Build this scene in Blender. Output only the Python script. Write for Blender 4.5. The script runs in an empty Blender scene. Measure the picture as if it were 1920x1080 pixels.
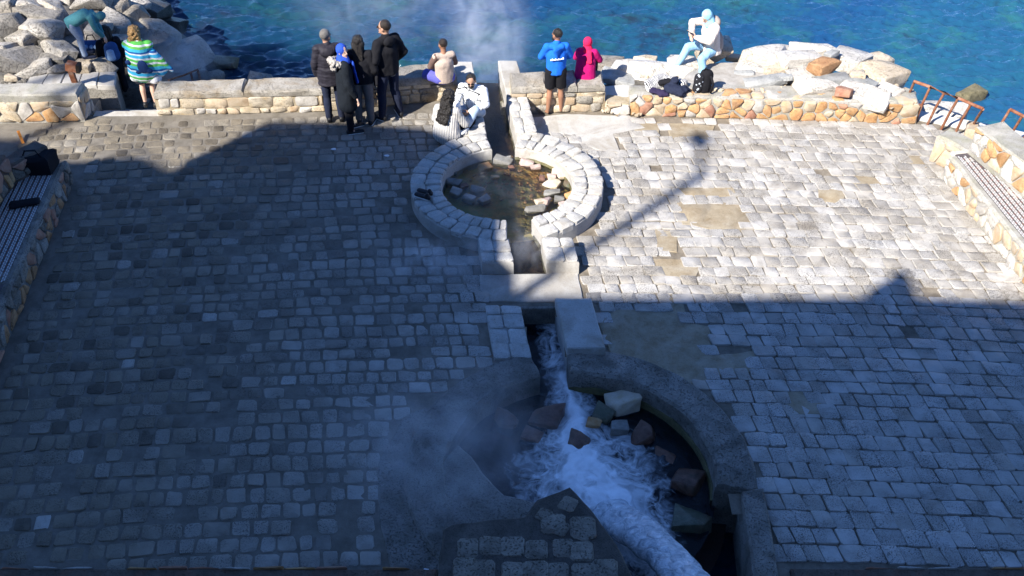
import bpy, bmesh, math, random
import numpy as np
from mathutils import Vector, Matrix, noise, geometry
R = math.radians
rnd = random.Random(7)
scn = bpy.context.scene
COL = scn.collection

# ------------------------------------------------------------------ camera, sky, sun, exposure
CAM_H, PITCH, FPX = 9.7, R(39.6), 2000.0
cd = bpy.data.cameras.new('camera'); cam = bpy.data.objects.new('camera', cd); COL.objects.link(cam)
cam.location = (0, 0, CAM_H); cam.rotation_euler = (math.pi/2 - PITCH, 0, 0)
cd.sensor_width = 36; cd.lens = 36*FPX/1920; cd.clip_start = .1; cd.clip_end = 6000
scn.camera = cam
SUN_EL, SUN_AZ = R(41), R(44)          # light travels towards (sin az, cos az)
w = bpy.data.worlds.new('World'); scn.world = w; w.use_nodes = True
nt = w.node_tree; nt.nodes.clear()
sky = nt.nodes.new('ShaderNodeTexSky'); sky.sky_type = 'NISHITA'; sky.sun_disc = False
sky.sun_elevation = SUN_EL; sky.sun_rotation = SUN_AZ + math.pi
sky.air_density = 0.5; sky.dust_density = 0.0; sky.ozone_density = 10.0
bg = nt.nodes.new('ShaderNodeBackground'); bg.inputs['Strength'].default_value = 0.15
wo = nt.nodes.new('ShaderNodeOutputWorld')
nt.links.new(sky.outputs[0], bg.inputs[0]); nt.links.new(bg.outputs[0], wo.inputs[0])
sd = bpy.data.lights.new('sun', 'SUN'); sun = bpy.data.objects.new('sun', sd); COL.objects.link(sun)
sd.energy = 4.8; sd.angle = R(.53); sd.color = (1, .955, .88)
SUND = Vector((math.sin(SUN_AZ)*math.cos(SUN_EL), math.cos(SUN_AZ)*math.cos(SUN_EL), -math.sin(SUN_EL)))
sun.rotation_euler = SUND.to_track_quat('-Z', 'Y').to_euler(); sun.location = (-20, -20, 40)
scn.view_settings.view_transform = 'Standard'; scn.view_settings.look = 'None'
scn.view_settings.gamma = 1; scn.view_settings.exposure = 1.2; scn.view_settings.use_curve_mapping = False
scn.cycles.max_bounces = 8; scn.cycles.transparent_max_bounces = 12; scn.cycles.volume_bounces = 1
scn.cycles.use_denoising = True

_s, _c = math.sin(PITCH), math.cos(PITCH)
def G(px, py, z=0.0):
    """world point at height z seen at a photograph pixel (measured survey of the place)"""
    a = (px-960)/FPX; b = (540-py)/FPX
    d = (a, _c+b*_s, -_s+b*_c); t = (z-CAM_H)/d[2]
    return Vector((d[0]*t, d[1]*t, z))
def S(x, y, z=0.0):
    return FPX/(y*_c-(z-CAM_H)*_s)          # pixels per metre there
def proj(x, y, z):
    v = z-CAM_H; zc = y*_c-v*_s; yc = y*_s+v*_c
    return 960+FPX*x/zc, 540-FPX*yc/zc

# ------------------------------------------------------------------ materials
class NB:
    def __init__(s, name):
        s.m = bpy.data.materials.new(name); s.m.use_nodes = True; s.t = s.m.node_tree; s.t.nodes.clear()
        s.out = s.n('ShaderNodeOutputMaterial')
    def n(s, typ, **kw):
        o = s.t.nodes.new(typ)
        for k, v in kw.items(): setattr(o, k, v)
        return o
    def l(s, a, b): s.t.links.new(a, b)
    def val(s, x, sock):
        if isinstance(x, (int, float)): sock.default_value = x
        elif isinstance(x, tuple): sock.default_value = x if len(x) == len(sock.default_value) else (*x, 1)
        else: s.l(x, sock)
    def noise(s, scale, detail=4, rough=.55, vec=None, dist=0):
        o = s.n('ShaderNodeTexNoise'); o.inputs['Scale'].default_value = scale; o.inputs['Detail'].default_value = detail
        o.inputs['Roughness'].default_value = rough; o.inputs['Distortion'].default_value = dist
        s.l(vec if vec is not None else s.pos(), o.inputs['Vector']); return o.outputs[0]
    def pos(s):
        if not hasattr(s, '_g'): s._g = s.n('ShaderNodeNewGeometry')
        return s._g.outputs['Position']
    def isl(s): s.pos(); return s._g.outputs['Random Per Island']
    def obj(s):
        if not hasattr(s, '_tc'): s._tc = s.n('ShaderNodeTexCoord')
        return s._tc.outputs['Object']
    def oi(s): return s.n('ShaderNodeObjectInfo').outputs['Random']
    def math(s, op, a, b=0.0, clamp=False):
        o = s.n('ShaderNodeMath', operation=op, use_clamp=clamp); s.val(a, o.inputs[0]); s.val(b, o.inputs[1]); return o.outputs[0]
    def ramp(s, f, a, b, lo=0.0, hi=1.0):
        o = s.n('ShaderNodeMapRange'); s.val(f, o.inputs[0])
        for i, v in enumerate((a, b, lo, hi)): o.inputs[i+1].default_value = v
        return o.outputs[0]
    def mix(s, f, a, b, mode='MIX'):
        o = s.n('ShaderNodeMix', data_type='RGBA', blend_type=mode); s.val(f, o.inputs[0]); s.val(a, o.inputs[6]); s.val(b, o.inputs[7]); return o.outputs[2]
    def cramp(s, f, stops):
        o = s.n('ShaderNodeValToRGB'); e = o.color_ramp.elements
        while len(e) < len(stops): e.new(.5)
        for i, (p, c) in enumerate(stops): e[i].position = p; e[i].color = (*c, 1)
        s.l(f, o.inputs[0]); return o.outputs[0]
    def xyz(s, vec):
        o = s.n('ShaderNodeSeparateXYZ'); s.l(vec, o.inputs[0]); return o.outputs
    def bump(s, h, strength=.5, dist=.02):
        o = s.n('ShaderNodeBump'); o.inputs['Strength'].default_value = strength; o.inputs['Distance'].default_value = dist
        s.l(h, o.inputs['Height']); return o.outputs[0]
    def pbr(s, col, rough=.85, normal=None, spec=.3, **kw):
        p = s.n('ShaderNodeBsdfPrincipled'); s.val(col, p.inputs['Base Color']); s.val(rough, p.inputs['Roughness'])
        p.inputs['Specular IOR Level'].default_value = spec
        if normal is not None: s.l(normal, p.inputs['Normal'])
        for k, v in kw.items(): s.val(v, p.inputs[k])
        s.l(p.outputs[0], s.out.inputs[0]); return p

def mk_stone(name, c1, c2, scale=6, fine=45, bump=.6, tint=.35, rough=.9, pits=.5, dist=.02, alt=None, alt_amt=.25, use='isl', crack=False):
    b = NB(name)
    n1 = b.noise(scale, 6, .65); n2 = b.noise(fine, 5, .7)
    col = b.mix(b.ramp(n1, .35, .65), c1, c2)
    if alt:
        n3 = b.noise(scale*.45, 4, .6, dist=1)
        col = b.mix(b.math('MULTIPLY', b.ramp(n3, .5, .68), alt_amt, True), col, alt)
    r = b.isl() if use == 'isl' else b.oi()
    k = b.ramp(r, 0, 1, 1-tint, 1+tint)
    cr = b.n('ShaderNodeCombineColor'); [b.l(k, cr.inputs[i]) for i in range(3)]
    col = b.mix(1.0, col, cr.outputs[0], 'MULTIPLY')
    if use == 'oi' and name.startswith(('pale_l', 'grey_l', 'tan_l', 'olive', 'brown')):
        cr_ = b.math('ABSOLUTE', b.math('SUBTRACT', b.noise(1.7, 5, .6, dist=.9), .5)); line = b.math('MULTIPLY', b.ramp(cr_, .012, .0), .75, True)
        lich = b.ramp(b.noise(5.5, 6, .75, dist=.4), .56, .66)
        col = b.mix(b.math('MULTIPLY', lich, .45), col, tuple(x*.45 for x in c1)); col = b.mix(line, col, tuple(x*.2 for x in c1))
        wet = b.ramp(b.math('ADD', b.xyz(b.pos())[2], b.math('MULTIPLY', n1, .3)), -.62, -.95); col = b.mix(b.math('MULTIPLY', wet, .8, True), col, (.03, .028, .02))
    pit = b.ramp(n2, .36, .46)
    col = b.mix(b.math('MULTIPLY', b.math('SUBTRACT', 1.0, pit), pits), col, tuple(x*.3 for x in c1))
    h = b.math('ADD', b.math('MULTIPLY', n1, .7), b.math('ADD', b.math('MULTIPLY', n2, .35), b.math('MULTIPLY', pit, .4*pits)))
    b.pbr(col, rough, b.bump(h, bump, dist))
    return b.m

def mk_plain(name, col, rough=.8, spec=.3, nscale=0, var=.3, bump=0, **kw):
    b = NB(name); c = col; nrm = None
    if nscale:
        n = b.noise(nscale, 4, .6, b.obj()); c = b.mix(b.ramp(n, .3, .7), tuple(x*(1-var) for x in col), tuple(min(1, x*(1+var)) for x in col))
        if bump: nrm = b.bump(n, bump, .01)
    b.pbr(c, rough, nrm, spec, **kw)
    return b.m

def mk_cobble(name):
    """limestone setts: browner and dirtier towards the west side, pale towards the east"""
    b = NB(name); p = b.pos(); x = b.xyz(p)
    big = b.noise(.55, 4, .6); mid = b.noise(3.2, 5, .65); fine = b.noise(34, 5, .72); pitn = b.noise(75, 3, .6)
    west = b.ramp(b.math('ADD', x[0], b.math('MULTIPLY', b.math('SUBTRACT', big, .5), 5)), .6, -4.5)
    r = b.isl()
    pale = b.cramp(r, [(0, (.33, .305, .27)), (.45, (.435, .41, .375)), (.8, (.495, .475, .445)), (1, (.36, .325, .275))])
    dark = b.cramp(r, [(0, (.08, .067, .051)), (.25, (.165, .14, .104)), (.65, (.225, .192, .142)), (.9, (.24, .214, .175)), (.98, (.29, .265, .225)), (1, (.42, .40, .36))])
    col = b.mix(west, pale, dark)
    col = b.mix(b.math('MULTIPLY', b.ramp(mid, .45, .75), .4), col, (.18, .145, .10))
    stain = b.noise(1.1, 5, .7, dist=.8); col = b.mix(b.math('MULTIPLY', b.ramp(stain, .54, .68), .5), col, (.15, .125, .095))
    pit = b.ramp(pitn, .38, .47)
    rough_amt = b.ramp(b.noise(2.3, 2), .35, .6)
    pk = b.math('MULTIPLY', b.math('SUBTRACT', 1.0, pit), b.math('MULTIPLY', rough_amt, .75))
    col = b.mix(pk, col, (.04, .034, .028))
    h = b.math('ADD', b.math('MULTIPLY', mid, 1.2), b.math('ADD', b.math('MULTIPLY', fine, .5), b.math('MULTIPLY', pk, -.9)))
    b.pbr(col, b.ramp(big, .3, .7, .62, .95), b.bump(h, .75, .02), .35)
    return b.m

def mk_mortar(name):
    b = NB(name); x = b.xyz(b.pos())
    big = b.noise(.7, 4, .6); mid = b.noise(4, 5, .7); fine = b.noise(60, 4, .7)
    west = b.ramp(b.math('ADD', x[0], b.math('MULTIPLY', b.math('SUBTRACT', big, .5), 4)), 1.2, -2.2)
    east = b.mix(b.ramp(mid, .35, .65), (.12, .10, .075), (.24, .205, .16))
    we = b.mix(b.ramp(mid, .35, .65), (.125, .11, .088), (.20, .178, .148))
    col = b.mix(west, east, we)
    h = b.math('ADD', b.math('MULTIPLY', mid, .8), b.math('MULTIPLY', fine, .5))
    b.pbr(col, .92, b.bump(h, .7, .02), .25)
    return b.m

M = {}
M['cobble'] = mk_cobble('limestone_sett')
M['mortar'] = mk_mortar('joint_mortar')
M['concrete'] = mk_stone('old_concrete', (.36, .34, .31), (.46, .44, .405), 3, 55, .5, .12, pits=.35, alt=(.24, .20, .14), alt_amt=.6)
M['slab_pale'] = mk_stone('pale_concrete', (.46, .45, .43), (.54, .53, .51), 2.5, 70, .35, .08, pits=.2)
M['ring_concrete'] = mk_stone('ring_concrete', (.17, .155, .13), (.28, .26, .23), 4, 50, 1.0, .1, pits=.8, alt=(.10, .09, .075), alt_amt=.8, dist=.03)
M['ring_block'] = mk_stone('ring_block_stone', (.40, .38, .345), (.50, .485, .455), 7, 60, .8, .18, pits=.5, alt=(.30, .25, .18), alt_amt=.4)
M['wall_mortar'] = mk_stone('wall_mortar', (.34, .27, .17), (.44, .38, .29), 5, 60, .9, .05, pits=.5, alt=(.25, .17, .08), alt_amt=.5)
M['wall_mortar_grey'] = mk_stone('wall_mortar_grey', (.31, .29, .25), (.42, .40, .36), 5, 60, .9, .05, pits=.5, alt=(.28, .27, .17), alt_amt=.5)
M['wall_stone'] = mk_stone('wall_stone', (.42, .345, .24), (.53, .46, .36), 6, 55, .9, .25, pits=.6, alt=(.42, .28, .12), alt_amt=.5)
M['coping'] = mk_stone('coping_stone', (.25, .225, .185), (.38, .35, .305), 4, 50, 1.0, .18, pits=.75, alt=(.22, .165, .10), alt_amt=.8)
M['rub_orange'] = mk_stone('orange_sandstone', (.37, .19, .075), (.46, .30, .155), 7, 50, .8, .25, pits=.4, alt=(.36, .19, .11), alt_amt=.6)
M['rub_red'] = mk_stone('red_sandstone', (.28, .12, .075), (.36, .21, .145), 7, 50, .7, .2, pits=.25, alt=(.5, .36, .22))
M['rub_tan'] = mk_stone('tan_sandstone', (.38, .29, .19), (.48, .40, .30), 7, 50, .7, .18, pits=.25, alt=(.45, .25, .10), alt_amt=.4)
M['rub_grey'] = mk_stone('grey_stone', (.33, .30, .26), (.47, .44, .40), 7, 50, .7, .15, pits=.3)
M['rock_pale'] = mk_stone('pale_limestone', (.50, .46, .40), (.60, .57, .52), 2.2, 30, .9, .12, pits=.3, dist=.04, alt=(.50, .38, .25), alt_amt=.35, use='oi')
M['rock_tan'] = mk_stone('tan_limestone', (.48, .38, .26), (.58, .50, .39), 2.2, 30, .9, .1, pits=.35, dist=.04, use='oi')
M['rock_grey'] = mk_stone('grey_limestone', (.25, .23, .20), (.40, .37, .33), 2.6, 32, 1.0, .32, pits=.5, dist=.04, alt=(.30, .24, .16), alt_amt=.4, use='oi')
M['rock_wet'] = mk_stone('wet_dark_rock', (.035, .033, .03), (.08, .07, .055), 3, 32, .9, .1, rough=.4, pits=.4, dist=.04, use='oi')
M['rock_brown'] = mk_stone('brown_orange_rock', (.33, .17, .08), (.45, .27, .14), 4, 34, .8, .1, pits=.45, dist=.03, use='oi')
M['rock_slate'] = mk_stone('grey_slate', (.22, .22, .21), (.34, .34, .33), 4, 34, .8, .15, pits=.3, dist=.03, use='oi')
M['rock_olive'] = mk_stone('olive_rock', (.22, .19, .10), (.33, .28, .17), 4, 34, .8, .1, pits=.4, dist=.03, use='oi')
M['pool_pink'] = mk_stone('pinkish_stone', (.38, .27, .23), (.48, .38, .34), 9, 60, .5, .15, rough=.6, pits=.2, use='oi')
M['pool_cream'] = mk_stone('cream_stone', (.50, .40, .27), (.60, .52, .42), 9, 60, .5, .12, rough=.6, pits=.2, use='oi')
M['pool_grey'] = mk_stone('wet_grey_stone', (.16, .15, .13), (.26, .25, .23), 9, 60, .5, .2, rough=.45, pits=.2, use='oi')
M['pool_red'] = mk_stone('wet_red_stone', (.10, .045, .03), (.22, .12, .085), 9, 45, .9, .25, rough=.35, alt=(.06, .05, .035), alt_amt=.8, pits=.2, use='oi')
M['pool_green'] = mk_stone('algae_green_stone', (.07, .08, .05), (.15, .145, .10), 9, 45, .9, .1, rough=.35, alt=(.12, .07, .045), alt_amt=.7, pits=.2, use='oi')
M['pool_orange'] = mk_stone('orange_stained_stone', (.42, .20, .07), (.50, .32, .17), 9, 60, .5, .15, rough=.55, pits=.2, use='oi')
M['shore'] = mk_stone('shore_rubble', (.10, .09, .075), (.2, .185, .16), 5, 30, 1.0, .1, pits=.6, dist=.05)
M['rust'] = mk_stone('rusty_iron', (.17, .055, .025), (.30, .13, .07), 14, 80, .6, .15, rough=.8, pits=.5, alt=(.36, .25, .19), alt_amt=.6)
M['building'] = mk_stone('rendered_wall', (.35, .33, .30), (.42, .40, .37), 1, 30, .3, .05)
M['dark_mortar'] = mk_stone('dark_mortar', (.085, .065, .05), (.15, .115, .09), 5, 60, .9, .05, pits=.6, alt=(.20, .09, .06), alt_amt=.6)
M['bark'] = mk_plain('pine_bark', (.12, .08, .055), .9, nscale=8, bump=.6)
M['needles'] = mk_plain('pine_needles', (.045, .075, .03), .7, nscale=3)

# ------------------------------------------------------------------ object helpers
def link(o, parent=None):
    COL.objects.link(o)
    if parent is not None: o.parent = parent
    return o
def mesh(name, verts, faces, mat=None, smooth=False, angle=None):
    me = bpy.data.meshes.new(name); me.from_pydata([tuple(v) for v in verts], [], faces); me.update()
    if mat is not None:
        for m_ in (mat if isinstance(mat, list) else [mat]): me.materials.append(m_)
    if smooth: me.shade_smooth()
    if angle is not None: me.set_sharp_from_angle(angle=R(angle))
    return me
def obj(name, me, parent=None, loc=None):
    o = bpy.data.objects.new(name, me); link(o, parent)
    if loc is not None: o.location = loc
    return o
def tag(o, label=None, cat=None, group=None, kind=None):
    if label: o['label'] = label
    if cat: o['category'] = cat
    if group: o['group'] = group
    if kind: o['kind'] = kind
    return o
def empty(name, loc, label, cat, group=None):
    o = bpy.data.objects.new(name, None); o.empty_display_size = .2; link(o); o.location = loc
    return tag(o, label, cat, group)
def inpoly(x, y, poly):
    c = False; n = len(poly); j = n-1
    for i in range(n):
        xi, yi = poly[i][0], poly[i][1]; xj, yj = poly[j][0], poly[j][1]
        if (yi > y) != (yj > y) and x < (xj-xi)*(y-yi)/(yj-yi)+xi: c = not c
        j = i
    return c
def dist_edge(x, y, poly):
    d = 1e9; n = len(poly); p = Vector((x, y))
    for i in range(n):
        a = Vector(poly[i][:2]); b = Vector(poly[(i+1) % n][:2]); ab = b-a
        t = max(0, min(1, (p-a).dot(ab)/max(ab.length_squared, 1e-9))); d = min(d, (p-a-ab*t).length)
    return d
def chaikin(poly, k=.22):
    out = []; n = len(poly)
    for i in range(n):
        a, b = poly[i], poly[(i+1) % n]
        out.append((a[0]+(b[0]-a[0])*k, a[1]+(b[1]-a[1])*k)); out.append((b[0]+(a[0]-b[0])*k, b[1]+(a[1]-b[1])*k))
    return out
def shrink(poly, d):
    cx = sum(p[0] for p in poly)/len(poly); cy = sum(p[1] for p in poly)/len(poly); out = []
    for x, y in poly:
        l = math.hypot(x-cx, y-cy) or 1; k = max(.2, 1-d/l); out.append((cx+(x-cx)*k, cy+(y-cy)*k))
    return out
def area(poly):
    return abs(sum(poly[i][0]*poly[(i+1) % len(poly)][1]-poly[(i+1) % len(poly)][0]*poly[i][1] for i in range(len(poly))))/2
def stone_vf(poly, O, U, V, N, back, front, bevel=.012, bulge=.006, tilt=(0, 0), r=rnd):
    """a stone whose outline is poly in plane (O,U,V), from depth back to front along N"""
    n = len(poly); cx = sum(p[0] for p in poly)/n; cy = sum(p[1] for p in poly)/n
    vs = []; fs = []; inner = shrink(poly, bevel)
    def P(u, v, h): return O+U*u+V*v+N*(h+((u-cx)*tilt[0]+(v-cy)*tilt[1]))
    for u, v in poly: vs.append(O+U*u+V*v+N*back)
    for u, v in poly: vs.append(P(u, v, front-bevel*.8+r.uniform(-.003, .002)))
    for u, v in inner: vs.append(P(u, v, front+r.uniform(-.004, .004)))
    vs.append(P(cx+r.uniform(-.02, .02), cy+r.uniform(-.02, .02), front+bulge))
    for k in (0, 1):
        for i in range(n):
            j = (i+1) % n; fs.append((k*n+i, k*n+j, (k+1)*n+j, (k+1)*n+i))
    for i in range(n): fs.append((2*n+i, 2*n+(i+1) % n, 3*n))
    return vs, fs
class Acc:
    def __init__(s): s.v = []; s.f = []
    def add(s, vf):
        o = len(s.v); s.v += vf[0]; s.f += [tuple(i+o for i in f) for f in vf[1]]
def stone_obj(name, vf, mat, parent, smooth_angle=40):
    vs, fs = vf; c = sum((Vector(v) for v in vs), Vector())/len(vs)
    me = mesh(name, [Vector(v)-c for v in vs], fs, mat, True, smooth_angle)
    return obj(name, me, parent, c)
def voronoi(pts, bounds):
    """clipped cells of seed points inside the rectangle (u0,v0,u1,v1)"""
    u0, v0, u1, v1 = bounds; cells = []
    for i, p in enumerate(pts):
        poly = [(u0, v0), (u1, v0), (u1, v1), (u0, v1)]
        for j, q in enumerate(pts):
            if i == j or abs(p[0]-q[0]) > 1.2: continue
            mx, my = (p[0]+q[0])/2, (p[1]+q[1])/2; nx, ny = q[0]-p[0], q[1]-p[1]; new = []
            for k in range(len(poly)):
                a, b = poly[k], poly[(k+1) % len(poly)]
                da = (a[0]-mx)*nx+(a[1]-my)*ny; db = (b[0]-mx)*nx+(b[1]-my)*ny
                if da <= 0: new.append(a)
                if (da < 0 < db) or (db < 0 < da):
                    t = da/(da-db); new.append((a[0]+(b[0]-a[0])*t, a[1]+(b[1]-a[1])*t))
            poly = new
            if len(poly) < 3: break
        if len(poly) >= 3: cells.append(poly)
    return cells
def rough_prism(poly, z0, z1, seg=.12, amp=.016, seed=0, zfun=None, edge=.03):
    """solid with plan outline poly, softly worn edges and uneven faces"""
    pts = []
    n = len(poly)
    for i in range(n):
        a = Vector(poly[i][:2]); b = Vector(poly[(i+1) % n][:2]); k = max(1, int((b-a).length/seg))
        for t in range(k): pts.append(a+(b-a)*(t/k))
    bm = bmesh.new(); N = len(pts); ctr = sum(pts, Vector((0, 0)))/N
    levels = [z0]; k = max(1, int((z1-z0-edge)/seg)); levels += [z0+(z1-edge-z0)*(i+1)/k for i in range(k)] + [z1]
    rings = []
    for li, z in enumerate(levels):
        ins = edge if li == len(levels)-1 else 0
        ring = []
        for i, p in enumerate(pts):
            a = pts[i-1]; b = pts[(i+1) % N]; t = (b-a).normalized(); nrm = Vector((t.y, -t.x))
            if (ctr-p).dot(nrm) > 0 and False: nrm = -nrm
            q = p-nrm*ins*SGN(poly)
            zz = z if zfun is None or li == 0 else z+zfun(q.x, q.y)*(z-z0)/(z1-z0)
            v = Vector((q.x, q.y, zz))
            if li: v += Vector(noise.noise_vector(v*3.1+Vector((seed, 0, 0))))*amp + Vector(noise.noise_vector(v*9+Vector((seed, 5, 0))))*amp*.5
            ring.append(bm.verts.new(v))
        rings.append(ring)
    for a, b in zip(rings, rings[1:]):
        for i in range(N): bm.faces.new((a[i], a[(i+1) % N], b[(i+1) % N], b[i]))
    f = bm.faces.new(rings[-1]); bm.faces.new(list(reversed(rings[0])))
    top = bmesh.ops.triangulate(bm, faces=[f])['faces']
    bmesh.ops.recalc_face_normals(bm, faces=bm.faces)
    return bm
def SGN(poly):
    return 1 if sum(poly[i][0]*poly[(i+1) % len(poly)][1]-poly[(i+1) % len(poly)][0]*poly[i][1] for i in range(len(poly))) > 0 else -1
def bm_obj(name, bm, mat, parent=None, smooth=True, angle=40, loc=None):
    me = bpy.data.meshes.new(name); bm.to_mesh(me); bm.free()
    for m_ in (mat if isinstance(mat, list) else [mat]): me.materials.append(m_)
    if smooth: me.shade_smooth(); me.set_sharp_from_angle(angle=R(angle))
    return obj(name, me, parent, loc)
def tube_vf(pts, rad, seg=8):
    vs = []; fs = []; n = len(pts)
    for i, p in enumerate(pts):
        p = Vector(p); d = (Vector(pts[min(i+1, n-1)])-Vector(pts[max(i-1, 0)])).normalized()
        u = d.orthogonal().normalized(); v = d.cross(u); r = rad[i] if isinstance(rad, (list, tuple)) else rad
        for k in range(seg):
            a = 2*math.pi*k/seg; vs.append(p+u*math.cos(a)*r+v*math.sin(a)*r)
    for i in range(n-1):
        for k in range(seg): fs.append((i*seg+k, i*seg+(k+1) % seg, (i+1)*seg+(k+1) % seg, (i+1)*seg+k))
    fs.append(tuple(reversed(range(seg)))); fs.append(tuple((n-1)*seg+k for k in range(seg)))
    return vs, fs
def box_vf(p0, p1, w_, h_, up=Vector((0, 0, 1))):
    d = (p1-p0).normalized(); s = d.cross(up).normalized(); u = s.cross(d)
    vs = [p+s*a*w_/2+u*b*h_/2 for p in (p0, p1) for a, b in ((-1, -1), (1, -1), (1, 1), (-1, 1))]
    return vs, [(0, 1, 2, 3), (7, 6, 5, 4), (0, 4, 5, 1), (1, 5, 6, 2), (2, 6, 7, 3), (3, 7, 4, 0)]

# ------------------------------------------------------------------ the plan of the place
LC = Vector((.80, 8.36)); LRI, LRO = 1.59, 2.07       # lower round pool
UC = Vector((-.08, 14.04)); URI, URO = 1.035, 1.52    # upper round pool
CH = .24                                               # half width of the canals
def canal_x(y): return .26-.13*(y-12.07)               # centre line of the canal
LBASE = [G(150, 330), G(66, 560), G(0, 700)]
def left_edge(y):  return -7.06+(15.0-y)*.085
def right_edge(y): return 7.12+(15.3-y)*.115
STEP_X0, STEP_X1 = -7.46, -6.22
px_poly = lambda l, z=0: [tuple(G(a, b, z)[:2]) for a, b in l]
BARE = [px_poly([(1283, 385), (1310, 376), (1398, 392), (1392, 405), (1400, 416), (1375, 430), (1292, 418)]),
        px_poly([(1285, 355), (1362, 348), (1366, 365), (1300, 366)]),
        px_poly([(1236, 438), (1262, 440), (1262, 464), (1240, 462)]),
        px_poly([(1232, 490), (1305, 492), (1292, 515), (1258, 518), (1234, 504)]),
        px_poly([(1140, 610), (1165, 588), (1240, 590), (1245, 568), (1278, 570), (1284, 612), (1316, 618), (1322, 660), (1400, 655), (1402, 690), (1340, 694), (1300, 712), (1215, 680), (1160, 660)]),
        px_poly([(1482, 742), (1525, 742), (1528, 768), (1490, 770)]),
        px_poly([(1440, 214), (1462, 214), (1466, 226), (1446, 228)]), px_poly([(1700, 298), (1722, 298), (1726, 310), (1704, 310)]),
        px_poly([(1600, 330), (1660, 340), (1640, 352), (1602, 345)]), px_poly([(1545, 360), (1575, 362), (1570, 376), (1545, 374)]),
        px_poly([(1258, 234), (1330, 238), (1322, 258), (1268, 256)]), px_poly([(1190, 228), (1230, 232), (1226, 245), (1194, 240)])]
CONC = [px_poly([(985, 222), (1060, 215), (1180, 218), (1210, 240), (1150, 252), (1165, 290), (1120, 282), (1050, 250), (995, 252)]),
        px_poly([(898, 517), (1085, 512), (1092, 560), (1060, 566), (920, 566), (900, 545)]),
        [(LC.x+2.02*math.cos(R(a)), LC.y+2.02*math.sin(R(a))) for a in range(146, 226, 8)]+[(-.62, 6.9), (-1.3, 6.9), (-1.5, 7.6), (-1.6, 8.4), (-1.35, 9.2)]]
def canal_hit(x, y, m=0):
    if 9.6 < y < 11.32+m or 12.0-m < y < 17.3: return abs(x-canal_x(y)) < CH+m
    return False
CHUTE_TOP = .75
CHUTE = [tuple(G(a, b, CHUTE_TOP)[:2]) for a, b in ((832, 990), (850, 981), (983, 968), (1008, 936), (1068, 912), (1110, 955), (1166, 1036), (1215, 1140))]
CHUTE = CHUTE + [(CHUTE[-1][0], 5.9), (CHUTE[0][0]-.06, 5.9)]
def blocked(x, y, m):
    if (Vector((x, y))-LC).length < LRO+m-.06 or (Vector((x, y))-UC).length < URO+m: return True
    if 10.1 < y < 11.36 and abs(x-canal_x(y)) < .76+m*.5: return True
    if 11.94 < y < 17.2 and abs(x-canal_x(y)) < .70+m*.5: return True
    if x < left_edge(y)+m and y < 15.0: return True
    if x > right_edge(y)-m and y < 15.4: return True
    if x > 7.1 and y > 16.35-.45*(x-7.1)-m: return True
    if inpoly(x, y, CHUTE): return True
    if 1.2 < x < 2.9 and y < 8.36 and x < 2.86-.0*(y): 
        if x > 1.0: return True
    return False
def wall_line(x):
    if x < STEP_X0: return 16.3
    if x < STEP_X1: return 16.42
    if x < -.8: return 16.5+.06*(x+6.2)
    if x < 1.7: return 16.62
    return 16.6-.07*(x-2.1)

# ------------------------------------------------------------------ terrace sheet with the pools cut out
GRID = .1
def build_terrace():
    vid = {}; vs = []; fs = []
    nx0, nx1, ny0, ny1 = -120, 100, 55, 172
    def V_(i, j):
        if (i, j) not in vid:
            x, y = i*GRID, j*GRID
            z = .003*noise.noise(Vector((x*1.3, y*1.3, 0)))+.002*noise.noise(Vector((x*5, y*5, 3)))
            z -= .010*max(0, min(1, (x+.5)/1.5))
            vid[(i, j)] = len(vs); vs.append((x, y, z))
        return vid[(i, j)]
    for i in range(nx0, nx1):
        for j in range(ny0, ny1):
            x, y = (i+.5)*GRID, (j+.5)*GRID; p = Vector((x, y))
            if (p-LC).length < LRI+.2 or (p-UC).length < URI+.2 or canal_hit(x, y, .02): continue
            if x > 7.1 and y > 16.45-.45*(x-7.1): continue
            if STEP_X0 < x < STEP_X1 and y > 16.45: continue
            if 1.0 < x < 2.7 and y < 7.75: continue
            fs.append((V_(i, j), V_(i+1, j), V_(i+1, j+1), V_(i, j+1)))
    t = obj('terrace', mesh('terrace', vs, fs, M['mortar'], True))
    tag(t, 'large sloping terrace paved with worn square limestone setts', None, None, 'structure')
    return t
TER = build_terrace()

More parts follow.
